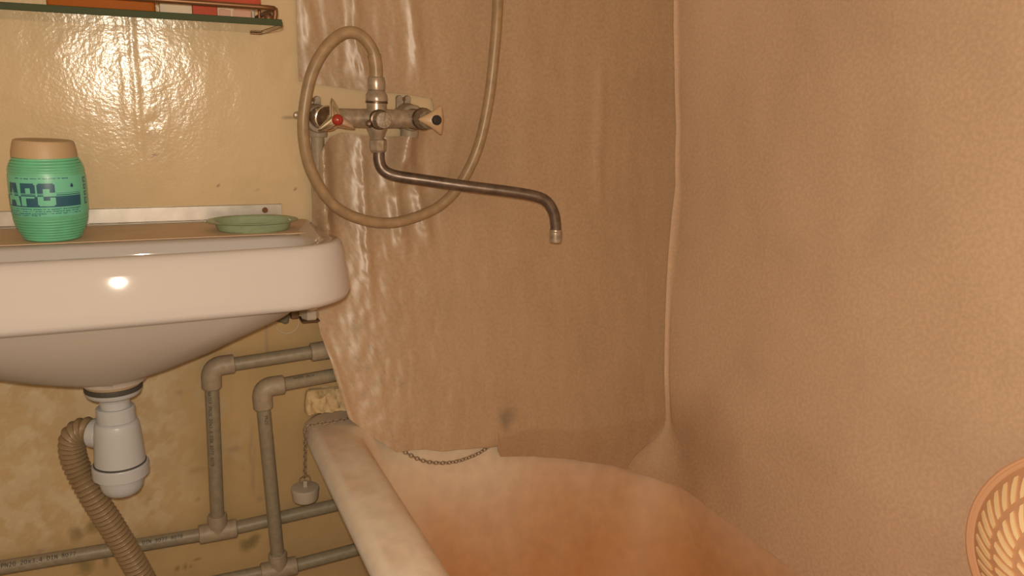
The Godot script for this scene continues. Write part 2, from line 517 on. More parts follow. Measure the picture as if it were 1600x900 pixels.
func sheet_colour(p: Vector3, right := false) -> Color:
	var q := Vector2(p.x, p.y)
	var m := 1.0 + 0.10 * nz.get_noise_2d(p.x * 5 + p.z * 6, p.y * 5)
	var c := Color(m, m, m)
	if right:
		c *= Color(1, 1, 1).lerp(Color(0.76, 0.74, 0.68), smoothstep(0.64, 0.52, p.y) * smoothstep(0.36, 0.15, p.z))      # low by the corner, toned down to match the back sheet
	if p.z < 0.2 and not right:
		# grey scuffed patch at the lower left
		var d := absf(p.x - 0.25 - (0.80 - p.y) * 0.40) / (0.035 + 0.25 * clampf(0.80 - p.y, 0.0, 0.3))
		var k := smoothstep(1.1, 0.3, d) * smoothstep(0.60, 0.64, p.y) * smoothstep(0.86, 0.76, p.y)
		k *= 0.5 + 0.9 * clampf(np.get_noise_2d(p.x * 28, p.y * 20) + 0.2, -0.3, 1)
		c = c.lerp(Color(1.02, 1.32, 2.0), clampf(k, 0, 1) * 0.85)
		var v := smoothstep(0.10, 0.0, absf(np.get_noise_2d(p.x * 22 + 3, p.y * 22))) * smoothstep(1.0, 0.2, d) * smoothstep(0.61, 0.66, p.y) * smoothstep(0.80, 0.76, p.y)
		c = c.lerp(Color(0.66, 0.62, 0.62), v * 0.6)
		# greyer cloth under the mixer
		k = smoothstep(0.44, 0.34, p.x) * smoothstep(1.04, 1.0, p.y) * smoothstep(0.80, 0.92, p.y)
		c = c.lerp(Color(0.88, 0.94, 1.0), k * 0.45)
		# mould spot near the bath
		c = c.lerp(Color(0.42, 0.50, 0.58), 0.75 * spot(q, Vector2(0.507, 0.585), Vector2(0.014, 0.022), 2.5))
		c = c.lerp(Color(0.50, 0.55, 0.60), 0.6 * spot(q, Vector2(0.520, 0.592), Vector2(0.014, 0.018), 3.0))
		# paler hem down the left edge
		k = smoothstep(0.016, 0.004, p.x - tab(LEFT_LOW, p.y)) * smoothstep(0.72, 0.69, p.y)
		k = maxf(k, smoothstep(0.012, 0.004, p.y - tab(BOTTOM, p.x)) * smoothstep(0.335, 0.32, p.x))
		c = c.lerp(Color(1.25, 1.4, 1.6), k * 0.9)
	else:
		var r := Vector2(p.z, p.y)
		c = c.lerp(Color(0.86, 0.84, 0.82), 0.5 * spot(r, Vector2(0.42, 0.62), Vector2(0.10, 0.05), 4.0))
	return c

const LEFT_LOW := [Vector2(0.60, 0.262), Vector2(0.6152, 0.259), Vector2(0.6588, 0.2477), Vector2(0.7067, 0.2367), Vector2(0.745, 0.2252), Vector2(0.7964, 0.2192), Vector2(0.8562, 0.221), Vector2(0.9295, 0.2243), Vector2(1.0024, 0.2241)]
const SLIT_TOP := [Vector2(0.21, 1.103), Vector2(0.242, 1.099), Vector2(0.288, 1.094), Vector2(0.335, 1.091), Vector2(0.374, 1.089), Vector2(0.41, 1.084), Vector2(0.412, 1.06)]
const SLIT_LOW := [Vector2(0.21, 1.003), Vector2(0.224, 1.004), Vector2(0.23, 1.014), Vector2(0.244, 1.026), Vector2(0.265, 1.033), Vector2(0.29, 1.029), Vector2(0.312, 1.028), Vector2(0.334, 1.026), Vector2(0.355, 1.029), Vector2(0.382, 1.037), Vector2(0.398, 1.048), Vector2(0.412, 1.06)]
const BOTTOM := [Vector2(0.2125, 0.656), Vector2(0.259, 0.615), Vector2(0.2957, 0.5837), Vector2(0.326, 0.561), Vector2(0.345, 0.5610), Vector2(0.372, 0.559), Vector2(0.397, 0.552), Vector2(0.43, 0.5505), Vector2(0.4928, 0.545), Vector2(0.4936, 0.537), Vector2(0.495, 0.525), Vector2(0.56, 0.513), Vector2(0.638, 0.497), Vector2(0.715, 0.472), Vector2(0.76, 0.452), Vector2(0.80, 0.442), Vector2(0.9, 0.44)]

func sheets() -> void:
	var us := []
	var x := 0.0
	for q in [[0.2125, 0.42, 0.003], [0.42, 0.49, 0.005]]:
		x = q[0]
		while x < q[1]:
			us.append(x); x += q[2]
	us.append_array([0.4926, 0.4937])
	x = 0.499
	while x < 0.735:
		us.append(x); x += 0.006
	for i in 25: us.append(0.735 + i * (0.1115 / 24.0) if i < 24 else 0.0)
	us.pop_back()
	var mb := Mb.new()
	var back := func(_p): return Vector3(0, 0, -0.0015)
	for part in 2:
		var g := []
		var cl := []
		var rows := 56 if part == 0 else 150
		for i in rows:
			var gr := PackedVector3Array()
			var cr := PackedColorArray()
			for u in us:
				var k := float(i) / (rows - 1)
				var y := 0.0
				if part == 0:
					y = lerpf(1.62, tab(SLIT_TOP, u), 1.0 - pow(1.0 - k, 1.5))
				else:
					y = lerpf(tab(SLIT_LOW, u), tab(BOTTOM, u), k)
				var v: float = u
				for turn in (1 if part == 0 else 3):
					if turn > 0: y = lerpf(tab(SLIT_LOW, u), tab(BOTTOM, v), k)      # the hem is cut to where the cloth really hangs
					var e := 0.0
					if part == 1:
						e = (tab(LEFT_LOW, y) - 0.2125) * pow(1.0 - smoothstep(0.2125, 0.40, u), 1.5)
					v = u + e
					# the last columns stop at the seam in the corner
					var xc := tab(SEAM, y)
					var rho := lerpf(0.006, 0.085, smoothstep(0.555, 0.45, y))
					var stop := xc - rho + rho * lerpf(0.785, 0.15, smoothstep(0.01, 0.06, rho))
					v = lerpf(0.2125, stop, (v - 0.2125) / (0.8465 - 0.2125)) if v > 0.735 else lerpf(v, lerpf(0.2125, stop, (v - 0.2125) / 0.634), smoothstep(0.50, 0.735, v))
				var p := sheet_point(v, y)
				gr.append(p); cr.append(sheet_colour(p))
			g.append(gr); cl.append(cr)
		mb.sheet(g, cl, back)
	# rows run downwards and columns to the right, so the front of the sheet faces the room
	var s := obj("oilcloth_sheet", mb, mats.oilcloth, self, 50.0)
	tag(s, "tan oilcloth sheet hung on the wall behind the mixer, slit open around it", "wall covering")
	mb = Mb.new()
	var g2 := []
	var c2 := []
	for i in 110:
		var gr := PackedVector3Array()
		var cr := PackedColorArray()
		for j in 120:
			var k := j / 119.0
			var run := lerpf(k * k, k, 0.35) * 1.45
			var y := 0.4395
			var v := 0.0
			for turn in 3:      # first where the column ends, then where it hangs at this height
				var xc := tab(SEAM, y)
				var rho := lerpf(0.006, 0.085, smoothstep(0.555, 0.45, y))
				v = xc - rho + rho * lerpf(0.785, 0.15, smoothstep(0.01, 0.06, rho)) - 0.005 + run
				if turn < 2: y = lerpf(1.62, tab(BOTTOM, sheet_point(v, 0.45).x) - 0.001, i / 109.0) if turn == 1 else 0.45
			var p := sheet_point(v, y)
			p += Vector3(-0.0008, 0, 0.0008)
			gr.append(p); cr.append(sheet_colour(p, true))
		g2.append(gr); c2.append(cr)
	mb.sheet(g2, c2, func(_p): return Vector3(0.0015, 0, -0.0005))
	s = obj("oilcloth_sheet", mb, mats.oilcloth_pale, self, 50.0)
	tag(s, "tan oilcloth sheet covering the right-hand wall down into the bath", "wall covering")

# ---------------------------------------------------------------- bath
func bathtub() -> void:
	var mb := Mb.new()
	var L := []
	var X0 := 0.198
	var X1 := 0.892
	var Z0 := 0.006
	var Z1 := 1.56
	var add := func(x0: float, x1: float, z0: float, z1: float, y: float, r: float, rb: float):
		var rc := r if y < 0.4 or x0 < 0.24 else lerpf(0.03, 0.105, smoothstep(0.50, 0.41, y))
		L.append(Mb.rrect(x0, x1, z0, z1, y, [r, r, rb, rc], 10, 44))
	# outside, from the underside up to the rolled rim, then down inside
	add.call(0.36, 0.73, 0.22, 1.34, 0.10, 0.14, 0.14)
	add.call(0.32, 0.77, 0.15, 1.42, 0.16, 0.16, 0.16)
	add.call(0.285, 0.81, 0.09, 1.49, 0.36, 0.14, 0.12)
	add.call(0.262, 0.838, 0.066, 1.51, 0.56, 0.11, 0.07)
	add.call(0.225, 0.87, 0.03, 1.54, 0.572, 0.05, 0.035)
	add.call(X0 + 0.006, X1 - 0.004, Z0 + 0.002, Z1 - 0.006, 0.573, 0.035, 0.03)
	add.call(X0 + 0.001, X1, Z0, Z1, 0.578, 0.035, 0.028)
	add.call(X0, X1, Z0, Z1, 0.588, 0.035, 0.028)
	add.call(X0 + 0.003, X1 - 0.002, Z0 + 0.003, Z1 - 0.003, 0.598, 0.035, 0.028)
	add.call(X0 + 0.009, X1 - 0.005, Z0 + 0.007, Z1 - 0.009, 0.605, 0.035, 0.028)
	add.call(X0 + 0.017, X1 - 0.010, Z0 + 0.012, Z1 - 0.017, 0.6075, 0.035, 0.03)
	add.call(0.248, 0.850, 0.046, 1.505, 0.6075, 0.09, 0.045)
	add.call(0.260, 0.843, 0.056, 1.495, 0.605, 0.10, 0.055)
	add.call(0.270, 0.838, 0.063, 1.485, 0.597, 0.10, 0.06)
	add.call(0.277, 0.834, 0.068, 1.478, 0.580, 0.10, 0.065)
	add.call(0.285, 0.8275, 0.076, 1.465, 0.54, 0.10, 0.075)
	add.call(0.296, 0.8245, 0.086, 1.44, 0.48, 0.105, 0.09)
	add.call(0.308, 0.8235, 0.100, 1.41, 0.42, 0.115, 0.11)
	add.call(0.325, 0.806, 0.120, 1.37, 0.34, 0.13, 0.12)
	add.call(0.345, 0.775, 0.150, 1.33, 0.26, 0.14, 0.13)
	add.call(0.375, 0.735, 0.195, 1.28, 0.205, 0.15, 0.14)
	add.call(0.43, 0.67, 0.27, 1.20, 0.182, 0.11, 0.11)
	mb.loft(L)
	for i in mb.v.size():
		var p := mb.v[i]
		var c := Color(1, 1, 1)
		var n := nz.get_noise_2d(p.x * 9 + p.y * 4, p.z * 9)
		if p.x > 0.235 and p.y < 0.6076 and p.z > 0.04:
			# grime on the rim, rust stain deepening to the bottom of the bath
			var deep := smoothstep(0.62, 0.32, p.y + 0.06 * n)
			c = Color(0.92, 0.80, 0.66).lerp(Color(0.76, 0.44, 0.22), deep)
			c = c.lerp(Color(0.72, 0.36, 0.145), smoothstep(0.40, 0.20, p.y + 0.07 * n))
			c = c.lerp(Color(0.98, 0.86, 0.66), 0.8 * smoothstep(0.17, 0.11, p.z + 0.03 * n) * smoothstep(0.44, 0.52, p.y) * smoothstep(0.62, 0.50, p.x))
		elif p.y > 0.59:
			c = Color(0.95, 0.86, 0.74)
		if p.y > 0.59 and p.x > 0.214 and p.x < 0.29:      # grime along the top of the rim
			c = c.lerp(Color(0.82, 0.62, 0.46), 0.75 * smoothstep(-0.15, 0.35, nz.get_noise_2d(p.x * 14 + 3.0, p.z * 7)))
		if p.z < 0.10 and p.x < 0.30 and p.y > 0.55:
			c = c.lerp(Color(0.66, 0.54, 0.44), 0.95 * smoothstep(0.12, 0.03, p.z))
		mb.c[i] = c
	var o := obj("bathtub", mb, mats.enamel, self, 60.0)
	tag(o, "white enamelled bath stained rusty orange inside, along the right wall", "bathtub")
	# lump of foam between the bath and the wall
	mb = Mb.new()
	L = []
	for q in [[0.6085, 0.0], [0.612, 0.0], [0.618, 0.0], [0.625, 0.001], [0.632, 0.002], [0.638, 0.004], [0.642, 0.009]]:
		var l := Mb.rrect(0.206 + q[1], 0.290, 0.001, 0.020 - q[1], q[0], [0.004, 0.006, 0.002, 0.002], 3, 16)
		for i in l.size():
			var n := nz.get_noise_2d(l[i].x * 60, l[i].y * 60)
			if l[i].z > 0.01: l[i].z += 0.012 * n
			l[i].y += 0.006 * nz.get_noise_2d(l[i].x * 40 + 5, 3.0) * (q[0] - 0.6085) / 0.034
		L.append(l)
	mb.loft(L)
	o = obj("foam_seal", mb, mats.foam, self, 60.0)
	tag(o, "lumpy yellow foam strip between the bath rim and the wall", "sealant")

# ---------------------------------------------------------------- wash basin
func basin() -> void:
	var t := thing("wash_basin", "white porcelain wash basin with rounded corner, fixed to the yellow wall", "sink", Vector3(-0.06, 0.842, 0.002))
	var mb := Mb.new()
	var L := []
	var add := func(x0: float, x1: float, z0: float, z1: float, y: float, r: float, rb: float, bow: float, dip: float):
		var l := Mb.rrect(x0, x1, z0, z1, y, [r, r, rb, rb], 12, 12)
		for i in l.size():
			var p := l[i]
			var hx := (x1 - x0) / 2
			var hz := (z1 - z0) / 2
			var d := Vector2((p.x - x0) / hx - 1.0, (p.z - z0) / hz - 1.0).normalized()
			var round_ := smoothstep(0.846, 0.755, y)      # the bowl below the rim is oval
			p = p.lerp(Vector3(x0 + hx + hx * d.x, p.y, z0 + hz + hz * d.y), round_)
			var w := (p.x - (x0 + x1) / 2) / ((x1 - x0) / 2)
			if bow > 0.012: w = (p.x + 0.12) / 0.29
			p.z += bow * (1.0 - w * w) * smoothstep(0.1, 0.28, p.z)
			p.y -= dip * (1.0 - smoothstep(0.10, 0.24, p.z))
			l[i] = p
		L.append(l)
	var A := -0.352
	var B := 0.231
	var Z := 0.284
	add.call(-0.085, -0.010, 0.098, 0.172, 0.7365, 0.037, 0.037, 0.0, 0.0)
	add.call(-0.087, -0.008, 0.096, 0.174, 0.742, 0.039, 0.039, 0.0, 0.0)
	add.call(-0.120, 0.005, 0.082, 0.180, 0.7455, 0.048, 0.048, 0.0, 0.0)
	add.call(-0.160, 0.038, 0.062, 0.192, 0.754, 0.062, 0.062, 0.0, 0.0)
	add.call(-0.207, 0.080, 0.042, 0.212, 0.770, 0.08, 0.08, 0.0, 0.0)
	add.call(-0.248, 0.122, 0.030, 0.234, 0.792, 0.09, 0.08, 0.003, 0.0)
	add.call(-0.288, 0.169, 0.022, 0.252, 0.818, 0.10, 0.07, 0.006, 0.0)
	add.call(-0.308, 0.189, 0.016, 0.263, 0.838, 0.10, 0.06, 0.007, 0.0)
	add.call(-0.312, 0.193, 0.014, 0.266, 0.844, 0.10, 0.05, 0.008, 0.0)
	mb.loft(L, true, false)
	obj("underside", mb, mats.porcelain_dull, t, 50.0, "dull and slightly darker underside of the bowl")
	mb = Mb.new()
	var lip: PackedVector3Array = L[-1]
	L.clear()
	L.append(lip)
	add.call(A + 0.010, B - 0.010, 0.004, Z - 0.010, 0.8440, 0.070, 0.004, 0.013, 0.0)
	add.call(A + 0.003, B - 0.003, 0.003, Z - 0.003, 0.8475, 0.072, 0.004, 0.013, 0.0)
	for q in [[0.854, 0.0, 0.0], [0.868, 0.0030, 0.0], [0.880, 0.0057, 0.001], [0.890, 0.0080, 0.003], [0.899, 0.0101, 0.005], [0.905, 0.0116, 0.007], [0.9105, 0.0134, 0.009], [0.9145, 0.0158, 0.010], [0.9170, 0.0190, 0.010], [0.9180, 0.0230, 0.010]]:
		add.call(A + q[1] * 0.6, B - q[1] * 0.6, 0.003 + q[1] * 0.2, Z - q[1], q[0], 0.074 - q[1], 0.004, 0.013, q[2])
	add.call(A + 0.030, B - 0.030, 0.130, Z - 0.026, 0.9165, 0.055, 0.05, 0.008, 0.010)
	add.call(A + 0.036, B - 0.036, 0.136, Z - 0.032, 0.910, 0.055, 0.05, 0.008, 0.008)
	add.call(A + 0.050, B - 0.050, 0.143, Z - 0.045, 0.890, 0.055, 0.05, 0.007, 0.0)
	add.call(A + 0.085, B - 0.085, 0.138, 0.228, 0.845, 0.045, 0.045, 0.003, 0.0)
	add.call(A + 0.160, B - 0.160, 0.128, 0.200, 0.810, 0.036, 0.036, 0.0, 0.0)
	add.call(A + 0.240, B - 0.240, 0.118, 0.165, 0.795, 0.023, 0.023, 0.0, 0.0)
	mb.loft(L, false, true)
	for i in mb.v.size():
		var p := mb.v[i]
		var w := smoothstep(0.903, 0.907, p.y) * maxf(smoothstep(0.15, 0.11, p.z), smoothstep(0.16, 0.19, p.x) * smoothstep(0.25, 0.20, p.z)) * (0.8 + 0.5 * nz.get_noise_2d(p.x * 20, p.z * 30))
		mb.c[i] = WHITE.lerp(Color(0.72, 0.55, 0.42), clampf(w, 0.0, 1.0) * 0.8)   # soap scum and dust on the back ledge
	obj("bowl", mb, mats.porcelain, t, 50.0)
	mb = Mb.new()
	for area in [[A + 0.02, B - 0.0165, 0.007, 0.127]]:
		var g := []
		var cl := []
		for i in 16:
			var gr := PackedVector3Array()
			var cr := PackedColorArray()
			var z := lerpf(area[2], area[3], i / 15.0)
			for k in 24:
				var x := lerpf(area[0], area[1], k / 23.0)
				gr.append(Vector3(x, 0.9183 - 0.010 * (1.0 - smoothstep(0.10, 0.24, z)), z))
				var m := 1.0 + 0.12 * nz.get_noise_2d(x * 25, z * 40)
				cr.append(Color(m, m, m))
			g.append(gr); cl.append(cr)
		mb.sheet(g, cl, func(_p): return Vector3(0, -0.0010, 0))
	obj("soap_film", mb, mats.scum, t, 40.0, "dull brownish soap film on the back ledge")
	# right-hand bracket: iron arm, bolt and white nut under the rim
	t = thing("basin_bracket", "iron bracket with a white nut under the right end of the basin", "bracket", Vector3(0.205, 0.80, 0.0))
	mb = Mb.new(); mb.box(0.186, 0.194, 0.800, 0.8425, 0.0, 0.040, 0.001); mb.box(0.184, 0.196, 0.776, 0.842, 0.0, 0.012, 0.001); obj("arm", mb, mats.iron, t)
	mb = Mb.new(); mb.lathe([Vector2(0.0085, 0.781), Vector2(0.009, 0.782), Vector2(0.009, 0.841), Vector2(0.0085, 0.842)], 20, Transform3D(Basis.IDENTITY, Vector3(0.211, 0, 0.055))); obj("bolt", mb, mats.cream_pack, t)
	mb = Mb.new(); mb.lathe([Vector2(0.011, 0.7705), Vector2(0.0125, 0.7725), Vector2(0.0125, 0.7825), Vector2(0.0115, 0.7845)], 6, Transform3D(Basis.IDENTITY, Vector3(0.210, 0, 0.055))); obj("nut", mb, mats.plug_rubber, t, 20.0)
	mb = Mb.new(); mb.box(0.196, 0.222, 0.7675, 0.7702, 0.036, 0.066, 0.001); mb.box(0.186, 0.197, 0.7675, 0.802, 0.012, 0.040, 0.001); obj("foot_plate", mb, mats.iron, t)

# ---------------------------------------------------------------- pipes
func bent_text(s: String, size: float, along: Vector3, at: Vector3, up: Vector3, r: float, m: Material, parent: Node3D) -> void:
	# printed lettering wrapped round a pipe: baseline runs along the axis, letters rise along 'up'
	var tm := TextMesh.new()
	var f := SystemFont.new()
	f.font_names = PackedStringArray(["Droid Sans Mono"])
	tm.font = f; tm.text = s; tm.font_size = 32; tm.pixel_size = size / 32.0; tm.depth = 0.0
	tm.horizontal_alignment = HORIZONTAL_ALIGNMENT_LEFT; tm.curve_step = 4.0
	var A := tm.get_mesh_arrays()
	var V: PackedVector3Array = A[Mesh.ARRAY_VERTEX]
	var I = A[Mesh.ARRAY_INDEX]
	var out := up.cross(along) * -1.0
	var mb := Mb.new()
	for p in V:
		var a := p.y / r
		mb.add(at + along * p.x + (out * cos(a) + up * sin(a)) * (r + 0.00025))
	var n: int = I.size() / 3 if I != null else V.size() / 3
	for i in n:
		if I != null: mb.tri(I[i * 3], I[i * 3 + 2], I[i * 3 + 1])
		else: mb.tri(i * 3, i * 3 + 2, i * 3 + 1)
	obj("printed_text", mb, m, parent, 30.0, "small black printed lettering")

func straight(t: Node3D, a: Vector3, b: Vector3, r := 0.0100) -> void:
	var mb := Mb.new(); mb.tube(PackedVector3Array([a, b]), r, 20); obj("pipe", mb, mats.grey_pipe, t)

func socket(mb: Mb, a: Vector3, dir: Vector3, l: float) -> void:
	var d := dir.normalized()
	mb.lathe([Vector2(0.0126, 0), Vector2(0.0140, 0.0015), Vector2(0.0140, l - 0.0015), Vector2(0.0126, l)], 20, facing(a, d))

func elbow(t: Node3D, at: Vector3, d1: Vector3, d2: Vector3) -> void:
	var mb := Mb.new()
	mb.tube(arc_pipe(at + d1 * 0.018, at, at + d2 * 0.018, 0.016), 0.0142, 20)
	socket(mb, at + d1 * 0.014, d1, 0.018); socket(mb, at + d2 * 0.014, d2, 0.018)
	obj("elbow", mb, mats.fitting, t, 50.0)

func tee(t: Node3D, at: Vector3, d: Vector3, up: Vector3) -> void:
	var mb := Mb.new()
	mb.lathe([Vector2(0.0126, -0.027), Vector2(0.0142, -0.0255), Vector2(0.0142, 0.0255), Vector2(0.0126, 0.027)], 20, facing(at, d))
	socket(mb, at, up, 0.028)
	obj("tee", mb, mats.fitting, t, 50.0)

func pipes() -> void:
	var T := "WATER PN20 20x3.4 DIN 8077 8078 WATER PN20"
	# circuit on the left
	var t := thing("water_pipe", "grey plastic water pipe nearest the basin trap, upright leg marked along its length", "pipe", Vector3(0.072, 0.44, 0.02))
	var e := Vector3(0.0735, 0.703, 0.026)
	var q := Vector3(0.0695, 0.443, 0.026)
	var dn := (q - e).normalized()
	straight(t, e - Vector3(-0.02, 0, 0), Vector3(0.236, 0.711, 0.026))
	straight(t, e + dn * 0.02, q - dn * 0.014)
	straight(t, q + Vector3(-0.02, -0.0005, 0), Vector3(-0.64, 0.4565, 0.026))
	straight(t, q + Vector3(0.02, 0.0005, 0), Vector3(0.29, 0.454, 0.026))
	elbow(t, e, Vector3(1, 0.045, 0).normalized(), dn)
	tee(t, q, Vector3(1, 0.0, 0), -dn)
	var mb := Mb.new(); socket(mb, Vector3(0.214, 0.7098, 0.026), Vector3(1, 0.045, 0), 0.03); obj("coupling", mb, mats.fitting, t, 50.0)
	bent_text(T.substr(0, 31), 0.0062, dn, e + dn * 0.034, Vector3(0.91, 0, 0.42), 0.010, mats.ink, t)
	bent_text(T.substr(0, 27), 0.0075, Vector3(1, -0.0165, 0).normalized(), Vector3(-0.235, 0.449, 0.026), Vector3(0, 0.80, -0.60), 0.010, mats.ink, t)
	bent_text("DIN 8077 8078", 0.0070, Vector3(1, -0.0165, 0).normalized(), Vector3(-0.034, 0.4452, 0.026), Vector3(0, 0.80, -0.60), 0.010, mats.ink, t)
	# circuit nearer the bath, standing a little in front
	t = thing("water_pipe", "grey plastic water pipe nearer the bath, its upright leg with a short black mark", "pipe", Vector3(0.146, 0.36, 0.04))
	e = Vector3(0.1385, 0.672, 0.050)
	q = Vector3(0.1525, 0.3745, 0.050)
	dn = (q - e).normalized()
	straight(t, e + Vector3(0.02, 0.0005, 0), Vector3(0.262, 0.6755, 0.038))
	straight(t, e + dn * 0.02, q - dn * 0.014)
	straight(t, q - Vector3(0.02, 0, 0), Vector3(-0.64, 0.374, 0.050))
	straight(t, q + Vector3(0.02, 0, 0), Vector3(0.34, 0.3855, 0.050))
	elbow(t, e, Vector3(1, 0.028, 0).normalized(), dn)
	tee(t, q, Vector3(1, 0.02, 0).normalized(), -dn)
	bent_text("PN20", 0.006, dn, e + dn * 0.040, Vector3(0.99, 0, -0.15), 0.010, mats.ink, t)
	bent_text("WATER PN20", 0.005, Vector3(1, 0.028, 0).normalized(), e + Vector3(0.045, 0.0015, 0), Vector3(0, 0.45, -0.89), 0.010, mats.ink, t)
	# wall elbows that carry the mixer
	for k in 2:
		var x := 0.2347 if k == 0 else 0.3700
		var y := 1.052 if k == 0 else 1.056
		t = thing("wall_elbow", ["grey plastic wall elbow behind the red-capped tap handle", "grey plastic wall elbow behind the black-capped tap handle"][k], "pipe fitting", Vector3(x, y, 0), "wall elbows of the mixer")
		mb = Mb.new()
		mb.lathe([Vector2(0.0205, -0.001), Vector2(0.0210, 0.001), Vector2(0.0210, 0.006), Vector2(0.0200, 0.009), Vector2(0.0192, 0.033), Vector2(0.0175, 0.035)], 28, facing(Vector3(x, y, 0), Vector3(0, 0, 1)))
		obj("plate", mb, mats.fitting, t)
		var lx := x - (0.003 if k == 0 else 0.005)
		for s in [-1.0, 1.0]:
			mb = Mb.new()
			mb.lathe([Vector2(0.0044, -0.001), Vector2(0.0050, 0.0), Vector2(0.0050, 0.006), Vector2(0.0044, 0.007)], 16, facing(Vector3(lx + s * 0.0062, y + 0.0265, 0), Vector3(0, 0, 1)))
			mb.box(lx + s * 0.0062 - 0.0048, lx + s * 0.0062 + 0.0048, y + 0.012, y + 0.0265, -0.001, 0.0065, 0.001)
			obj("lug", mb, mats.fitting, t)
		mb = Mb.new()
		mb.lathe([Vector2(0.0026, -0.001), Vector2(0.0026, 0.0072), Vector2(0.0018, 0.0080), Vector2(0.0, 0.0082)], 12, facing(Vector3(lx, y + 0.0262, 0), Vector3(0, 0, 1)))
		obj("screw", mb, mats.rust, t)
		mb = Mb.new()
		mb.lathe([Vector2(0.0125, 1.027), Vector2(0.0136, 1.029), Vector2(0.0136, 1.040), Vector2(0.0125, 1.046)], 24, Transform3D(Basis.IDENTITY, Vector3(x, 0, 0.018)))
		obj("socket", mb, mats.fitting, t)
		mb = Mb.new()
		var low := 0.95 if k == 0 else 1.018
		mb.tube(PackedVector3Array([Vector3(x, 1.030, 0.016), Vector3(x, low, 0.012)]), 0.0092, 18)
		obj("pipe_stub", mb, mats.fitting, t)
	# little knob screwed into the wall left of the hose
	t = thing("wall_hook", "tiny metal knob screwed in the yellow wall left of the shower hose", "hook", Vector3(0.209, 1.056, 0))
	mb = Mb.new(); mb.lathe([Vector2(0.0045, -0.001), Vector2(0.0052, 0.001), Vector2(0.0050, 0.004), Vector2(0.0038, 0.0065), Vector2(0.0, 0.0075)], 16, facing(Vector3(0.209, 1.056, 0), Vector3(0, 0, 1))); obj("knob", mb, mats.chrome, t)

# ---------------------------------------------------------------- mixer
func star(xf: Transform3D, spokes: Array, rin: float, rout: float, power: float, hs: Array) -> Mb:
	# three-pointed handle: an outline of spokes, lofted through heights hs = [[height, scale, centre lift]]
	var mb := Mb.new()
	var L := []
	for h in hs:
		var l := PackedVector3Array()
		for j in 72:
			var a := TAU * j / 72.0
			var best := 9.0
			for s in spokes: best = minf(best, absf(angle_difference(a, deg_to_rad(-s))))
			best = minf(best, PI / 3)
			var k := exp(-(sqrt(best * best + 0.0025) - 0.05) / power)
			var rr := rin + (rout - rin) * k
			if power > 0.9:      # nearly a triangle with blunted points
				rr = minf(rout * 0.5 / cos(PI / 3 - best), rout * 0.93)
				k = (rr - rout * 0.5) / (rout * 0.5)
			var r: float = rr * h[1]
			l.append(xf * Vector3(r * cos(a), h[0] - h[2] * k, r * sin(a)))
		L.append(l)
	mb.loft(L)
	return mb

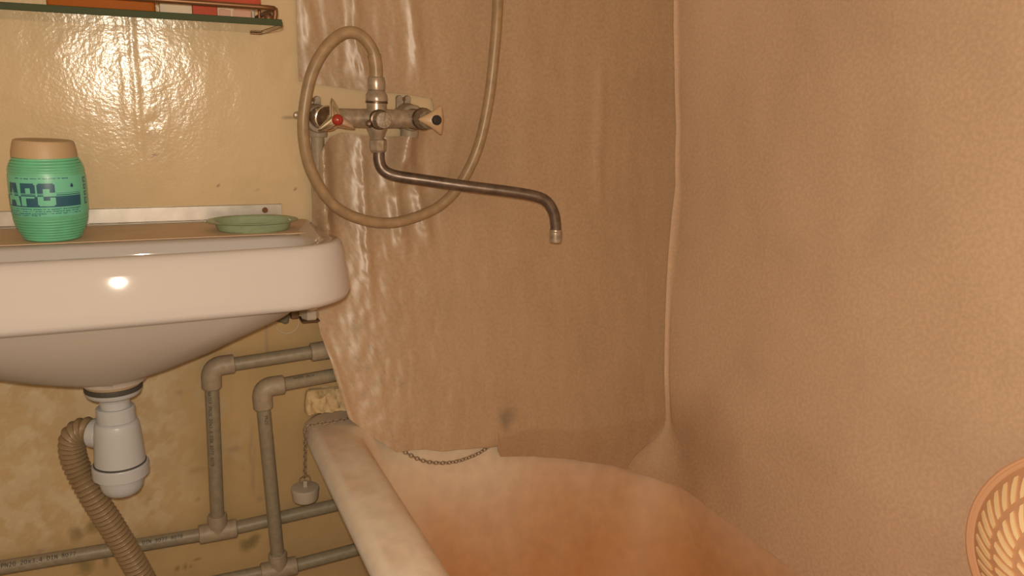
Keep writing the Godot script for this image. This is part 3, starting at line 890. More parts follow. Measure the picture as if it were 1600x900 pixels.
func mixer() -> void:
	var t := thing("bath_mixer", "old tarnished wall mixer with red-capped and black-capped handles and long spout", "faucet", Vector3(0.309, 1.055, 0.036))
	var Z := 0.060
	var mb := Mb.new()
	# cross bar
	mb.lathe([Vector2(0.0125, 0.225), Vector2(0.0130, 0.227), Vector2(0.0130, 0.285), Vector2(0.0134, 0.296), Vector2(0.0134, 0.322), Vector2(0.0128, 0.335), Vector2(0.0125, 0.382)], 28, facing(Vector3(0, 1.0555, Z), Vector3(1, 0, 0)))
	# upright barrel
	mb.lathe([Vector2(0.0100, 1.026), Vector2(0.0104, 1.030), Vector2(0.0125, 1.036), Vector2(0.0145, 1.041), Vector2(0.0148, 1.047), Vector2(0.0143, 1.066), Vector2(0.0138, 1.076), Vector2(0.0138, 1.079)], 28, Transform3D(Basis.IDENTITY, Vector3(0.309, 0, Z)))
	obj("body", mb, mats.chrome, t)
	for k in 2:
		var x := 0.2347 if k == 0 else 0.3700
		mb = Mb.new()
		mb.lathe([Vector2(0.0150, 0.034), Vector2(0.0150, 0.046), Vector2(0.0142, 0.048), Vector2(0.0142, 0.060)], 24, facing(Vector3(x, 1.0545, 0), Vector3(0, 0, 1)))
		obj("union_nut", mb, mats.tarnish, t, 20.0)
	mb = Mb.new()
	mb.lathe([Vector2(0.0140, 1.0785), Vector2(0.0152, 1.0795), Vector2(0.0156, 1.083), Vector2(0.0148, 1.088), Vector2(0.0118, 1.0935)], 28, Transform3D(Basis.IDENTITY, Vector3(0.309, 0, Z)))
	obj("collar", mb, mats.chrome, t)
	mb = Mb.new(); mb.lathe([Vector2(0.0146, 1.0765), Vector2(0.0156, 1.0772), Vector2(0.0156, 1.0788), Vector2(0.0146, 1.0795)], 28, Transform3D(Basis.IDENTITY, Vector3(0.309, 0, Z))); obj("collar_ring", mb, mats.tarnish, t)
	# diverter button in the middle
	mb = Mb.new()
	mb.lathe([Vector2(0.0142, 0.062), Vector2(0.0142, 0.074), Vector2(0.0128, 0.077), Vector2(0.010, 0.078)], 24, facing(Vector3(0.309, 1.0545, 0), Vector3(0, 0, 1)))
	obj("diverter_housing", mb, mats.tarnish, t)
	mb = Mb.new()
	mb.lathe([Vector2(0.0100, 0.076), Vector2(0.0113, 0.080), Vector2(0.0113, 0.0935), Vector2(0.0106, 0.0950), Vector2(0.0075, 0.0960), Vector2(0.0, 0.0964)], 24, facing(Vector3(0.310, 1.0545, 0), Vector3(0, 0, 1)))
	obj("diverter_button", mb, mats.scale, t, 40.0, "pale domed button")
	mb = Mb.new()
	mb.lathe([Vector2(0.0045, 0.0), Vector2(0.0045, 0.012), Vector2(0.0035, 0.014), Vector2(0.0, 0.0145)], 14, facing(Vector3(0.2965, 1.047, 0.070), Vector3(-0.35, 0.25, 0.9)))
	obj("lever_stub", mb, mats.tarnish, t)
	# hot side
	var F := Vector3(0, 0, 1)
	var c := Vector3(0.2365, 1.0555, 0)
	mb = Mb.new()
	mb.lathe([Vector2(0.0128, 0.060), Vector2(0.0140, 0.068), Vector2(0.0158, 0.074), Vector2(0.0163, 0.078), Vector2(0.0150, 0.084), Vector2(0.0125, 0.096), Vector2(0.0098, 0.107), Vector2(0.0085, 0.114)], 28, facing(c, F))
	obj("bonnet", mb, mats.tarnish, t)
	mb = Mb.new()
	mb.lathe([Vector2(0.0158, 0.0765), Vector2(0.0172, 0.0775), Vector2(0.0172, 0.0795), Vector2(0.0155, 0.0805)], 28, facing(c, F))
	obj("bonnet_ring", mb, mats.bright_chrome, t)
	c = Vector3(0.2395, 1.0555, 0)
	mb = star(facing(c, F) * Transform3D(Basis(Vector3.UP, 0.0)), handle_angles(c, F, [100.0, 212.0, -24.0]), 0.0090, 0.0285, 0.30, [[0.108, 0.55, 0.0], [0.112, 0.95, 0.002], [0.1165, 1.0, 0.003], [0.1200, 0.96, 0.005], [0.1232, 0.84, 0.006], [0.1252, 0.45, 0.003]])
	var h := obj("hot_handle", mb, mats.bright_chrome, t, 50.0, "three-pointed chrome handle")
	mb = Mb.new()
	mb.lathe([Vector2(0.0074, 0.1235), Vector2(0.0074, 0.1262), Vector2(0.0062, 0.1290), Vector2(0.0040, 0.1306), Vector2(0.0, 0.1312)], 24, facing(c, F))
	obj("red_cap", mb, mats.red_plastic, h)
	# cold side
	c = Vector3(0.3715, 1.0565, 0)
	mb = Mb.new()
	mb.lathe([Vector2(0.0125, 0.060), Vector2(0.0148, 0.066), Vector2(0.0150, 0.082), Vector2(0.0138, 0.086), Vector2(0.0128, 0.100), Vector2(0.0085, 0.104), Vector2(0.0070, 0.118)], 12, facing(c, F), 0.03, 3)
	obj("bonnet", mb, mats.crust, t, 30.0, "crusted grey bonnet")
	mb = Mb.new()
	mb.lathe([Vector2(0.0148, 0.0725), Vector2(0.0158, 0.074), Vector2(0.0158, 0.079), Vector2(0.0148, 0.0805)], 20, facing(c, F))
	obj("bonnet_ring", mb, mats.tarnish, t)
	c = Vector3(0.3755, 1.0570, 0)
	mb = star(facing(c, F), handle_angles(c, F, [180.0, 62.0, -62.0]), 0.0125, 0.0240, 1.0, [[0.100, 0.30, 0.0], [0.104, 0.62, 0.004], [0.112, 0.90, 0.006], [0.117, 1.0, 0.006], [0.1195, 0.97, 0.006], [0.1225, 0.75, 0.005], [0.1250, 0.40, 0.003]])
	h = obj("cold_handle", mb, mats.beige_plastic, t, 50.0, "three-pointed beige plastic handle")
	mb = Mb.new()
	mb.lathe([Vector2(0.0068, 0.1225), Vector2(0.0068, 0.1262), Vector2(0.0060, 0.1274), Vector2(0.0, 0.1280)], 24, facing(c, F))
	obj("black_cap", mb, mats.black_plastic, h)
	# spout
	mb = Mb.new()
	mb.lathe([Vector2(0.0095, 1.0085), Vector2(0.0120, 1.0120), Vector2(0.0124, 1.0170), Vector2(0.0124, 1.0255), Vector2(0.0110, 1.0275)], 8, Transform3D(Basis(Vector3.UP, 0.42), Vector3(0.3105, 0, Z)))
	obj("spout_nut", mb, mats.chrome, t, 20.0)
	mb = Mb.new()
	var pts := [Vector3(0.3112, 1.018, 0.06), Vector3(0.3118, 1.0066, 0.06), Vector3(0.3120, 0.9975, 0.0605), Vector3(0.3152, 0.9868, 0.062), Vector3(0.3241, 0.9790, 0.066), Vector3(0.3399, 0.9746, 0.070), Vector3(0.3702, 0.9706, 0.080), Vector3(0.4317, 0.9626, 0.100), Vector3(0.4953, 0.9551, 0.118), Vector3(0.5303, 0.9489, 0.128), Vector3(0.5467, 0.9405, 0.132), Vector3(0.5566, 0.9244, 0.135), Vector3(0.5602, 0.9062, 0.136), Vector3(0.5606, 0.895, 0.136)]
	mb.tube(spline(pts, 6), 0.0083, 20)
	obj("spout", mb, mats.spout_metal, t)
	mb = Mb.new()
	mb.lathe([Vector2(0.0085, 0.8805), Vector2(0.0095, 0.8815), Vector2(0.0095, 0.8945), Vector2(0.0086, 0.8965)], 24, Transform3D(Basis.IDENTITY, Vector3(0.5609, 0, 0.136)))
	mb.lathe([Vector2(0.0090, 0.8965), Vector2(0.0096, 0.898), Vector2(0.0090, 0.9)], 24, Transform3D(Basis.IDENTITY, Vector3(0.5607, 0, 0.136)))
	obj("aerator", mb, mats.chrome, t)
	# hose
	t = thing("shower_hose", "beige rubber shower hose looping from the top of the mixer", "hose", Vector3(0.309, 1.094, 0.06))
	mb = Mb.new()
	mb.lathe([Vector2(0.0112, 1.0935), Vector2(0.0125, 1.0955), Vector2(0.0125, 1.105), Vector2(0.0116, 1.111), Vector2(0.0100, 1.1125)], 24, Transform3D(Basis.IDENTITY, Vector3(0.3088, 0, 0.06)))
	obj("ferrule", mb, mats.chrome, t)
	mb = Mb.new()
	pts = [Vector3(0.3088, 1.108, 0.06), Vector3(0.3085, 1.125, 0.06), Vector3(0.304, 1.148, 0.06), Vector3(0.287, 1.1665, 0.06), Vector3(0.2655, 1.168, 0.06), Vector3(0.240, 1.148, 0.061), Vector3(0.219, 1.111, 0.062), Vector3(0.2075, 1.058, 0.062), Vector3(0.2085, 1.015, 0.060), Vector3(0.2195, 0.976, 0.058), Vector3(0.2455, 0.936, 0.054), Vector3(0.282, 0.914, 0.051), Vector3(0.326, 0.9045, 0.048), Vector3(0.370, 0.911, 0.046), Vector3(0.412, 0.929, 0.045), Vector3(0.443, 0.961, 0.045), Vector3(0.468, 1.011, 0.046), Vector3(0.482, 1.072, 0.048), Vector3(0.489, 1.137, 0.05), Vector3(0.494, 1.226, 0.05), Vector3(0.498, 1.40, 0.04), Vector3(0.50, 1.60, 0.03)]
	mb.tube(spline(pts, 10), 0.0080, 18)
	obj("rubber_tube", mb, mats.rubber_hose, t)
	mb = Mb.new()
	mb.tube(spline([Vector3(0.3088, 1.110, 0.06), Vector3(0.3085, 1.126, 0.06), Vector3(0.3060, 1.142, 0.06)], 6), 0.0093, 18)
	obj("sleeve", mb, mats.rubber_hose, t)

# spoke angles given in the wall's plane (degrees from +x, up positive) to the lathe's own angle
func handle_angles(c: Vector3, F: Vector3, deg: Array) -> Array:
	var xf := facing(c, F).basis
	var o := []
	for d in deg:
		var w := Vector3(cos(deg_to_rad(d)), sin(deg_to_rad(d)), 0)
		o.append(-rad_to_deg(atan2(w.dot(xf.z), w.dot(xf.x))))
	return o

# ---------------------------------------------------------------- trap and drain hose
func drain() -> void:
	var at := Transform3D(Basis.IDENTITY, Vector3(-0.0480, 0, 0.135))
	var t := thing("basin_trap", "white plastic bottle trap hanging under the wash basin", "drain trap", Vector3(-0.0480, 0.585, 0.135))
	var mb := Mb.new()
	mb.lathe([Vector2(0.0313, 0.7309), Vector2(0.0326, 0.7319), Vector2(0.0326, 0.7370)], 32, at); obj("drain_rim", mb, mats.drain_rim, t)
	mb = Mb.new(); mb.lathe([Vector2(0.0324, 0.7247), Vector2(0.0333, 0.7257), Vector2(0.0333, 0.7303), Vector2(0.0324, 0.7314)], 32, at); obj("gasket", mb, mats.dark_rubber, t)
	mb = Mb.new(); mb.lathe([Vector2(0.0174, 0.6966), Vector2(0.0174, 0.7099), Vector2(0.0190, 0.7119), Vector2(0.0200, 0.7160), Vector2(0.0286, 0.7176), Vector2(0.0313, 0.7201), Vector2(0.0324, 0.7252)], 32, at); obj("neck", mb, mats.white_plastic, t)
	mb = Mb.new(); mb.lathe([Vector2(0.0206, 0.6833), Vector2(0.0224, 0.6844), Vector2(0.0224, 0.7002), Vector2(0.0210, 0.7017), Vector2(0.0175, 0.7019)], 30, at, 0.012, 15); obj("nut", mb, mats.white_plastic, t)
	mb = Mb.new(); mb.lathe([Vector2(0.0295, 0.6210), Vector2(0.0299, 0.6281), Vector2(0.0269, 0.6711), Vector2(0.0255, 0.6798), Vector2(0.0233, 0.6828), Vector2(0.0179, 0.6849)], 36, at); obj("body", mb, mats.white_plastic, t)
	mb = Mb.new(); mb.lathe([Vector2(0.0298, 0.6256), Vector2(0.0309, 0.6261), Vector2(0.0309, 0.6273), Vector2(0.0298, 0.6277)], 36, at); obj("seal_ring", mb, mats.dark_rubber, t)
	mb = Mb.new(); mb.lathe([Vector2(0.0310, 0.6087), Vector2(0.0331, 0.6098), Vector2(0.0334, 0.6241), Vector2(0.0324, 0.6256), Vector2(0.0300, 0.6257)], 36, at); obj("collar", mb, mats.white_plastic, t)
	mb = Mb.new(); mb.lathe([Vector2(0.0000, 0.5827), Vector2(0.0161, 0.5837), Vector2(0.0217, 0.5873), Vector2(0.0249, 0.5934), Vector2(0.0261, 0.6006), Vector2(0.0264, 0.6092)], 36, at, 0.006, 12); obj("cup", mb, mats.white_plastic, t)
	mb = Mb.new()
	mb.lathe([Vector2(0.0175, 0.022), Vector2(0.0188, 0.024), Vector2(0.0188, 0.034), Vector2(0.0171, 0.036)], 26, facing(Vector3(-0.0480, 0.660, 0.135), Vector3(-0.80, 0.05, -0.60)))
	obj("outlet_nut", mb, mats.white_plastic, t)
	# corrugated drain hose
	var p := spline([Vector3(-0.070, 0.6620, 0.118), Vector3(-0.086, 0.6650, 0.108), Vector3(-0.1000, 0.655, 0.102), Vector3(-0.1030, 0.632, 0.100), Vector3(-0.0975, 0.606, 0.102), Vector3(-0.0840, 0.572, 0.110), Vector3(-0.0640, 0.522, 0.110), Vector3(-0.0420, 0.462, 0.110), Vector3(-0.018, 0.385, 0.108), Vector3(0.002, 0.30, 0.10), Vector3(0.006, 0.15, 0.09), Vector3(0.006, 0.02, 0.09)], 40)
	# walk the path in even steps and swell the radius into ribs
	var path := PackedVector3Array()
	var rad := PackedFloat32Array()
	var s := 0.0
	var want := 0.0
	for i in p.size() - 1:
		var l := p[i].distance_to(p[i + 1])
		while want < s + l:
			path.append(p[i].lerp(p[i + 1], (want - s) / l))
			var ph := fposmod(want, 0.0066) / 0.0066
			rad.append(0.0132 + 0.0031 * pow(0.5 + 0.5 * cos(TAU * (ph - 0.5)), 0.8))
			want += 0.0011
		s += l
	mb = Mb.new(); mb.tube(path, rad, 24)
	var o := obj("drain_hose", mb, mats.corrugated, self, 60.0)
	tag(o, "corrugated beige drain hose curving down from the white trap", "hose")

# ---------------------------------------------------------------- glass shelf
func shelf() -> void:
	var t := thing("glass_shelf", "green-edged glass shelf with a brown wire rail above the basin", "shelf", Vector3(-0.1, 1.1645, 0.0))
	var mb := Mb.new(); mb.box(-0.42, 0.163, 1.1650, 1.1715, 0.002, 0.1772, 0.0008); obj("glass_panel", mb, mats.glass, t, 20.0)
	mb = Mb.new(); mb.box(-0.42, 0.1645, 1.1645, 1.1720, 0.1774, 0.1800, 0.0006); obj("ground_edge", mb, mats.glass_edge, t, 20.0, "dark green polished edge")
	mb = Mb.new()
	var r := PackedVector3Array([Vector3(-0.42, 1.1865, 0.178), Vector3(-0.1, 1.1850, 0.178), Vector3(0.140, 1.1842, 0.178)])
	for k in 7:
		var a := PI / 2 * k / 6.0
		r.append(Vector3(0.146 + 0.012 * sin(a), 1.1842, 0.166 + 0.012 * cos(a)))
	r.append_array(PackedVector3Array([Vector3(0.158, 1.184, 0.12), Vector3(0.158, 1.184, 0.004)]))
	mb.tube(r, 0.0029, 10)
	obj("rail", mb, mats.wire, t)
	mb = Mb.new(); mb.tube(PackedVector3Array([Vector3(0.1585, 1.1850, 0.170), Vector3(0.1585, 1.1780, 0.1705), Vector3(0.157, 1.1716, 0.1705)]), 0.0030, 10); obj("rail_foot", mb, mats.wire, t)
	mb = Mb.new()
	mb.lathe([Vector2(0.004, 1.1716), Vector2(0.0055, 1.173), Vector2(0.0055, 1.177), Vector2(0.003, 1.180)], 14, Transform3D(Basis.IDENTITY, Vector3(0.1535, 0, 0.150)))
	obj("rail_knob", mb, mats.wire, t)
	mb = Mb.new(); mb.tube(spline([Vector3(0.1645, 1.1690, 0.178), Vector3(0.1645, 1.1635, 0.172), Vector3(0.1640, 1.1630, 0.10), Vector3(0.1630, 1.1630, 0.02)], 5), 0.0007, 8); mb.box(0.150, 0.165, 1.1625, 1.1648, 0.0, 0.016, 0.0006); obj("clip", mb, mats.wire, t)
	mb = Mb.new(); mb.tube(PackedVector3Array([Vector3(0.1555, 1.172, 0.06), Vector3(0.1555, 1.23, 0.06)]), 0.0022, 8); obj("post", mb, mats.wire, t)
	# things lying on the glass, only their lower edges in view
	t = thing("soap_box", "orange plastic box standing on the glass shelf", "box", Vector3(-0.02, 1.172, 0.10))
	mb = Mb.new(); mb.box(-0.080, 0.030, 1.1716, 1.200, 0.075, 0.135, 0.004); obj("box_base", mb, mats.orange_plastic, t)
	mb = Mb.new(); mb.box(-0.082, 0.032, 1.198, 1.216, 0.073, 0.137, 0.004); obj("box_lid", mb, mats.orange_plastic, t)
	mb = Mb.new()
	mb.box(0.0, 0.085, 0, 0.022, -0.012, 0.012, 0.003, Transform3D(Basis(Vector3.UP, -0.1), Vector3(0.036, 1.1716, 0.09)))
	tag(obj("paper_pack", mb, mats.cream_pack), "cream paper pack on the shelf between the orange box and coral sleeve", "packet")
	t = thing("coral_sleeve", "coral red plastic sleeve leaning over the packs on the shelf", "sleeve", Vector3(0.10, 1.172, 0.12))
	mb = Mb.new()
	var L := []
	for q in [[0.0, 0.010, 0.003], [0.012, 0.016, 0.0045], [0.05, 0.0175, 0.006], [0.085, 0.0155, 0.006], [0.11, 0.010, 0.005], [0.118, 0.004, 0.002]]:
		var l := PackedVector3Array()
		for j in 20:
			var a := TAU * j / 20.0
			l.append(Vector3(q[1] * cos(a) * 0.8, q[0], q[2] * sin(a)))
		L.append(l)
	var xf := Transform3D(Basis(Vector3(0.16, 0.98, 0), Vector3(0.98, -0.16, 0), Vector3(0, 0, -1)), Vector3(0.030, 1.2115, 0.142))
	for l in L:
		for i in l.size(): l[i] = xf * l[i]
	mb.loft(L)
	obj("sleeve_body", mb, mats.coral_plastic, t)
	mb = Mb.new(); mb.box(0.070, 0.098, 1.1717, 1.195, 0.118, 0.130, 0.002); obj("sleeve_tail", mb, mats.coral_plastic, t)
	mb = Mb.new(); mb.box(0.100, 0.140, 1.1716, 1.188, 0.085, 0.110, 0.004)
	tag(obj("pink_pack", mb, mats.pink_pack), "pale pink pack at the right end of the glass shelf", "packet")
	mb = Mb.new(); mb.box(0.1315, 0.1505, 1.1716, 1.235, 0.035, 0.055, 0.002)
	tag(obj("mirror_holder", mb, mats.clear_plastic), "greyish clear plastic holder upright at the right end of shelf", "holder")

# ---------------------------------------------------------------- things on and behind the basin
func fill(im: Image, poly: PackedVector2Array, col: Color) -> void:
	var lo := Vector2(1e9, 1e9)
	var hi := Vector2(-1e9, -1e9)
	for p in poly:
		lo = lo.min(p); hi = hi.max(p)
	for y in range(maxi(int(lo.y), 0), mini(int(hi.y) + 1, im.get_height())):
		for x in range(int(lo.x), int(hi.x) + 1):
			if Geometry2D.is_point_in_polygon(Vector2(x + 0.5, y + 0.5), poly): im.set_pixel(posmod(x, im.get_width()), y, col)

func jar_print() -> ImageTexture:
	# 1024 px round the jar (u = 0.5 faces the room), 216 px high; letters dark above and pale on a dark band below
	var W := 1024
	var H := 216
	var bg := Color(1, 1, 1, 1)
	var ink := Color(0.36, 0.42, 0.66)
	var im := Image.create(W, H, false, Image.FORMAT_RGB8)
	im.fill(bg)
	var glyph := Image.create(W, H, false, Image.FORMAT_RGB8)
	glyph.fill(Color(0, 0, 0))
	var one := Color(1, 1, 1)
	var y0 := 36.0
	var y1 := 158.0
	var px := func(deg: float) -> float: return 512.0 + deg * 1024.0 / 360.0
	var rect := func(a: float, b: float, c: float, d: float, k: Color):
		fill(glyph, PackedVector2Array([Vector2(a, c), Vector2(b, c), Vector2(b, d), Vector2(a, d)]), k)
	# A, P, C
	var a0: float = px.call(-76.0)
	var a1: float = px.call(-45.0)
	fill(glyph, PackedVector2Array([Vector2(a0 + 22, y0), Vector2(a1 - 16, y0), Vector2(a1, y1), Vector2(a1 - 24, y1), Vector2(a1 - 30, y1 - 30), Vector2(a0 + 30, y1 - 30), Vector2(a0 + 22, y1), Vector2(a0, y1)]), one)
	fill(glyph, PackedVector2Array([Vector2((a0 + a1) / 2 + 2, y0 + 26), Vector2(a1 - 34, y1 - 52), Vector2(a0 + 34, y1 - 52)]), Color(0, 0, 0))
	var p0: float = px.call(-43.0)
	var p1: float = px.call(-19.0)
	rect.call(p0, p0 + 24, y0, y1, one); rect.call(p0, p1 - 6, y0, y0 + 80, one); rect.call(p1 - 10, p1, y0 + 8, y0 + 72, one); rect.call(p0 + 24, p1 - 22, y0 + 26, y0 + 54, Color(0, 0, 0))
	var c0: float = px.call(-16.5)
	var c1: float = px.call(9.0)
	rect.call(c0, c1, y0 + 6, y1 - 6, one); rect.call(c0 + 6, c1 - 6, y0, y1, one); rect.call(c0 + 24, c1 - 22, y0 + 30, y1 - 30, Color(0, 0, 0)); rect.call(c1 - 24, c1 + 2, y0 + 50, y1 - 46, Color(0, 0, 0))
	var e: float = px.call(52.0)
	var b0: float = px.call(-90.0)
	for y in range(0, H):
		for x in range(int(b0), int(e)):
			var on := glyph.get_pixel(x, y).r > 0.5
			var band := y >= 106 and y < 164
			var v := on != band
			if not on and y > 96 and y < 102 and x > c1 + 4: v = true
			if not on and y > 88 and y < 91 and x > c1 + 4: v = true
			if on and y >= 88 and y < 100 and (y / 3) % 2 == 0: v = false
			if v: im.set_pixel(x, y, ink.lerp(bg, 0.12))
	# lines of small print, and the drop mark
	var rng := RandomNumberGenerator.new()
	rng.seed = 4
	for ln in [[8, -52.0, 30.0], [172, -88.0, 50.0], [184, -88.0, 48.0], [196, -84.0, 50.0], [206, -70.0, -16.0]]:
		var x: float = px.call(ln[1])
		while x < px.call(ln[2]):
			var w := rng.randi_range(2, 5)
			im.fill_rect(Rect2i(int(x), ln[0] + rng.randi_range(0, 1), w, 6 if rng.randf() < 0.6 else 4), ink.lerp(bg, 0.15))
			x += w + (1 if rng.randf() < 0.8 else 6)
	var d: float = px.call(36.0)
	fill(im, PackedVector2Array([Vector2(d, 38), Vector2(d + 8, 52), Vector2(d + 6, 60), Vector2(d, 63), Vector2(d - 6, 60), Vector2(d - 8, 52)]), ink)
	# the next panel, turned away at the right
	for q in [[14, 46], [54, 84], [92, 118], [126, 164]]:
		im.fill_rect(Rect2i(int(px.call(62.0)), q[0], 30, q[1] - q[0]), ink.lerp(bg, 0.2))
		im.fill_rect(Rect2i(int(px.call(66.0)), q[0] + 8, 12, maxi(q[1] - q[0] - 16, 4)), bg)
	return ImageTexture.create_from_image(im)

func basin_things() -> void:
	# jar of scouring powder
	var at := Vector3(-0.1005, 0.9085, 0.088)
	var xf := Transform3D(Basis(Vector3.UP, 0.0), at)
	var t := thing("powder_jar", "green ribbed plastic jar with dark print and a beige lid on the basin", "jar", at)
	var mb := Mb.new()
	var prof := [Vector2(0.0283, 0.0), Vector2(0.0305, 0.0012)]
	for i in 8:
		var k := i / 8.0
		var r := lerpf(0.0350, 0.0447, sin(k * PI / 2 * 0.95))
		for q in [[0.0, 0.0], [0.0008, 0.0007], [0.0022, 0.0007], [0.0029, 0.0]]: prof.append(Vector2(0.885 * r + q[1], 0.0018 + i * 0.0033 + q[0]))
	for q in [[0.0452, 0.029], [0.0458, 0.036], [0.0461, 0.05], [0.0461, 0.062], [0.0458, 0.074], [0.0453, 0.081]]: prof.append(Vector2(0.885 * q[0], q[1]))
	for i in 5:
		var r := lerpf(0.0450, 0.0392, pow(i / 4.0, 1.6))
		for q in [[0.0, 0.0], [0.0008, 0.0006], [0.002, 0.0006], [0.0028, 0.0]]: prof.append(Vector2(0.885 * r + q[1], 0.0818 + i * 0.0033 + q[0]))
	prof.append(Vector2(0.0300, 0.0990)); prof.append(Vector2(0.029, 0.104))
	mb.lathe(prof, 48, xf)
	obj("jar_body", mb, mats.green_plastic, t, 35.0)
	var lm := mat("jar_label", lin(0.17, 0.58, 0.42), 0.35)
	lm.uv1_triplanar = false; lm.uv1_world_triplanar = false
	lm.albedo_texture = jar_print()
	mb = Mb.new()
	var face := atan2(1.11, 0.10)       # the way the print faces
	var rows := [[0.0405, 0.0320], [0.0411, 0.0420], [0.0413, 0.052], [0.0413, 0.064], [0.0410, 0.0755], [0.0406, 0.0785]]
	for i in rows.size():
		for j in 97:
			var u := j / 96.0
			var a := face - (u - 0.5) * TAU
			mb.add(at + Vector3(rows[i][0] * cos(a), rows[i][1], rows[i][0] * sin(a)), WHITE, Vector2(u, 1.0 - (rows[i][1] - 0.032) / 0.0465))
	for i in rows.size() - 1:
		for j in 96:
			var q := i * 97 + j
			mb.quad(q, q + 1, q + 98, q + 97)
	obj("printed_label", mb, lm, t, 60.0, "dark blue lettering on green")
	mb = Mb.new()
	mb.lathe([Vector2(0.0335, -0.0015), Vector2(0.0345, -0.0008), Vector2(0.0343, 0.005), Vector2(0.0325, 0.0150), Vector2(0.0312, 0.0185), Vector2(0.0296, 0.0192), Vector2(0.0280, 0.0188), Vector2(0.0, 0.0184)], 120, Transform3D(Basis(Vector3(0, 0, 1), -0.035), at + Vector3(-0.0005, 0.0985, 0)), 0.006, 60)
	obj("lid", mb, mats.cap_plastic, t, 30.0)
	# soap dish
	t = thing("soap_dish", "pale green oval plastic soap dish at the right end of the basin", "soap dish", Vector3(0.134, 0.9075, 0.079))
	mb = Mb.new()
	var L := []
	for q in [[0.040, 0.9080, 0.0], [0.0445, 0.9085, 0.0], [0.0465, 0.9110, 0.0], [0.0490, 0.9190, 0.0], [0.0545, 0.9202, 1.0], [0.0560, 0.9210, 1.0], [0.0545, 0.9220, 1.0], [0.0490, 0.9212, 0.0], [0.0470, 0.9190, 0.0], [0.0445, 0.9120, 0.0], [0.041, 0.9105, 0.0]]:
		var l := PackedVector3Array()
		for j in 56:
			var a := TAU * j / 56.0
			var ex: float = 1.0 + q[2] * (0.08 * pow(maxf(-cos(a), 0.0), 10.0) + 0.05 * pow(maxf(cos(a), 0.0), 24.0))
			l.append(Vector3(0.134 + q[0] * signf(cos(a)) * pow(absf(cos(a)), 0.85) * ex, q[1], 0.079 + q[0] * 0.74 * signf(sin(a)) * pow(absf(sin(a)), 0.85)))
		L.append(l)
	mb.loft(L)
	obj("dish", mb, mats.mint_plastic, t, 50.0)
	# aluminium strip that seals the basin to the wall
	t = thing("aluminium_strip", "dull aluminium angle strip screwed to the wall behind the basin", "metal strip", Vector3(-0.08, 0.911, 0.0))
	mb = Mb.new(); mb.box(-0.40, 0.1838, 0.9110, 0.9308, -0.0005, 0.0032, 0.0008); obj("upright_flange", mb, mats.aluminium, t)
	mb = Mb.new(); mb.box(-0.40, 0.1500, 0.9090, 0.9108, 0.0, 0.0075, 0.0006); obj("lower_flange", mb, mats.aluminium, t)
	for x in [0.160, -0.235]:
		mb = Mb.new(); mb.lathe([Vector2(0.0042, 0.003), Vector2(0.0040, 0.0042), Vector2(0.0030, 0.0046), Vector2(0.0, 0.0040)], 14, facing(Vector3(x, 0.9222, 0), Vector3(0, 0, 1))); obj("screw", mb, mats.rust, t)

# ---------------------------------------------------------------- plug on its chain
func chain_and_plug() -> void:
	var t := thing("bath_plug", "white rubber bath plug on a metal chain hanging over the bath rim", "plug", Vector3(0.193, 0.53, 0.066))
	var C := Vector3(0.193, 0, 0.066)
	var mb := Mb.new()
	mb.lathe([Vector2(0.0150, 0.4915), Vector2(0.0175, 0.4925), Vector2(0.0190, 0.4960), Vector2(0.0208, 0.5105), Vector2(0.0203, 0.5125), Vector2(0.0180, 0.5135), Vector2(0.0, 0.5138)], 32, Transform3D(Basis.IDENTITY, C))
	obj("stopper", mb, mats.plug_rubber, t)
	mb = Mb.new(); mb.box(C.x - 0.003, C.x + 0.003, 0.513, 0.5235, C.z - 0.004, C.z + 0.004, 0.001); obj("loop_tab", mb, mats.plug_rubber, t)
	mb = Mb.new()
	var ring := PackedVector3Array()
	for i in 25: ring.append(C + Vector3(0.0078 * cos(TAU * i / 24.0 + 0.3), 0.5245 + 0.0078 * sin(TAU * i / 24.0 + 0.3), 0.0))
	mb.tube(ring, 0.0010, 8); obj("split_ring", mb, mats.chain, t)
	var p := spline([Vector3(0.193, 0.532, 0.066), Vector3(0.1945, 0.570, 0.066), Vector3(0.1955, 0.595, 0.0655), Vector3(0.2000, 0.6075, 0.0655), Vector3(0.210, 0.6100, 0.064), Vector3(0.235, 0.6105, 0.064), Vector3(0.262, 0.6100, 0.062), Vector3(0.290, 0.604, 0.061), Vector3(0.315, 0.580, 0.080), Vector3(0.338, 0.558, 0.090), Vector3(0.372, 0.536, 0.092), Vector3(0.412, 0.5265, 0.092), Vector3(0.448, 0.530, 0.092), Vector3(0.478, 0.541, 0.091), Vector3(0.512, 0.565, 0.088), Vector3(0.54, 0.585, 0.082)], 20)
	# one stadium-shaped link, shared by all
	var link := Mb.new()
	var l := PackedVector3Array()
	for i in 17:
		var a := TAU * i / 16.0
		l.append(Vector3(0.0026 * cos(a), 0.0012 * signf(sin(a)) * (1.0 if absf(sin(a)) > 0.01 else 0.0) + 0.0023 * sin(a), 0))
	link.tube(l, 0.00082, 7, false)
	var lm := link.mesh(60.0)
	var s := 0.0
	var want := 0.0
	var k := 0
	for i in p.size() - 1:
		var seg := p[i].distance_to(p[i + 1])
		while want < s + seg:
			var d := (p[i + 1] - p[i]).normalized()
			var o := MeshInstance3D.new()
			o.mesh = lm; o.material_override = mats.chain
			var side := d.cross(Vector3(0.3, 0.2, 1.0) if absf(d.z) < 0.9 else Vector3.UP).normalized()
			var b := Basis(side, d, side.cross(d)).rotated(d, (PI / 2 if k % 2 else 0.0) + 0.35)
			o.transform = Transform3D(b, p[i].lerp(p[i + 1], (want - s) / seg) - t.position)
			o.name = "chain_link"
			t.add_child(o, true)
			want += 0.0056; k += 1
		s += seg

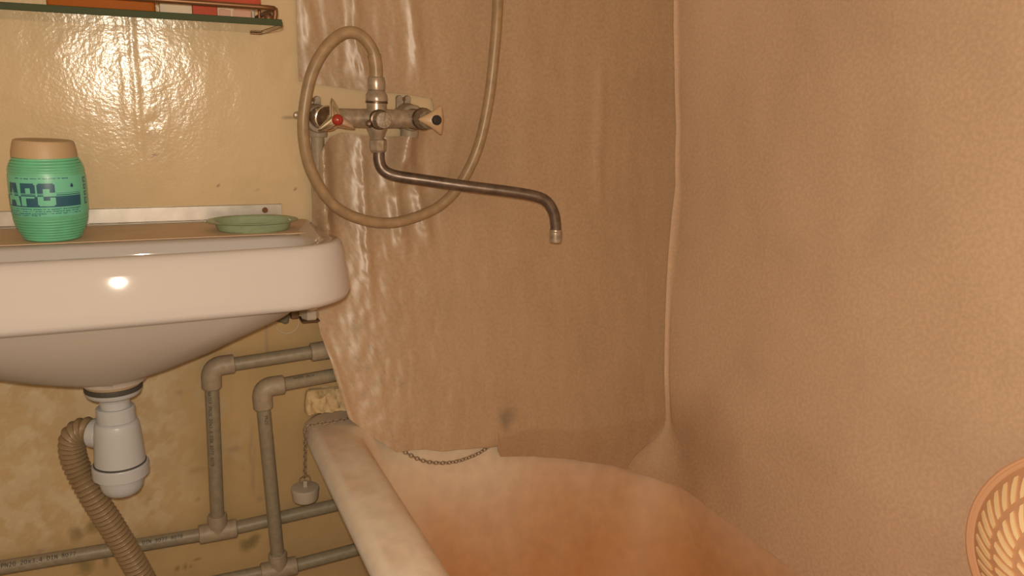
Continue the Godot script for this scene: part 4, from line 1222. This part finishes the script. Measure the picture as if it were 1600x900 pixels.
# ---------------------------------------------------------------- basket in the lower right corner
func basket() -> void:
	var c := Vector3(0.794, 0.6815, 0.809)
	var ax := Vector3(-0.95, 0.10, 0.28).normalized()
	var xf := facing(c, ax)
	var t := thing("plastic_basket", "round tan plastic basket with rows of cream slats hung on the right wall", "basket", c)
	var R := 0.107
	var mb := Mb.new()
	# bowl seen from outside: rim against the wall, domed face to the room
	var dome := func(r: float) -> float: return 0.045 * (1.0 - pow(r / 0.102, 3.2)) + 0.004
	var prof := [Vector2(0.1025, 0.0), Vector2(R, 0.001), Vector2(R + 0.0015, 0.003), Vector2(R, 0.0055), Vector2(0.1030, 0.006)]
	for i in 12:
		var r := 0.1012 * (1.0 - i / 11.0)
		prof.append(Vector2(r, dome.call(r)))
	mb.lathe(prof, 72, xf)
	obj("shell", mb, mats.basket_shell, t, 50.0)
	mb = Mb.new()
	var ring := PackedVector3Array()
	for i in 73: ring.append(xf * Vector3(R * cos(TAU * i / 72.0), 0.004, R * sin(TAU * i / 72.0)))
	mb.tube(ring, 0.0028, 8, false)
	obj("rim", mb, mats.basket_shell, t)
	# slats: rows of raised bars, slanting across the rows, on the half that the photograph shows
	for row in [[0.078, 0.0965, 46], [0.054, 0.073, 36], [0.030, 0.049, 22]]:
		for i in row[2]:
			var a: float = TAU * i / row[2]
			var w := xf.basis * Vector3(cos(a), 0, sin(a))
			if w.z > 0.35: continue
			mb = Mb.new()
			var loops := []
			for k in 5:
				var f := k / 4.0
				var r := lerpf(row[0], row[1], f)
				var aa: float = a + 0.62 * (f - 0.5) * 0.019 / row[0]
				var half := 0.0034 * (0.65 if k == 0 or k == 4 else 1.0)
				var l := PackedVector3Array()
				for q in [[-1.0, -0.002], [1.0, -0.002], [0.8, 0.0026], [-0.8, 0.0026]]:
					l.append(xf * Vector3(r * cos(aa) - q[0] * half * sin(aa), dome.call(r) + q[1], r * sin(aa) + q[0] * half * cos(aa)))
				loops.append(l)
			mb.loft(loops)
			obj("slat", mb, mats.basket_slat, t, 30.0)
	# loop of cord by which it hangs, up to a nail outside the frame
	mb = Mb.new()
	mb.tube(spline([xf * Vector3(0, 0.004, 0) + Vector3(0.0, R, 0.03), Vector3(0.84, 0.86, 0.86), Vector3(0.868, 0.92, 0.87)], 8), 0.0015, 8)
	obj("hanging_cord", mb, mats.cream_pack, t)
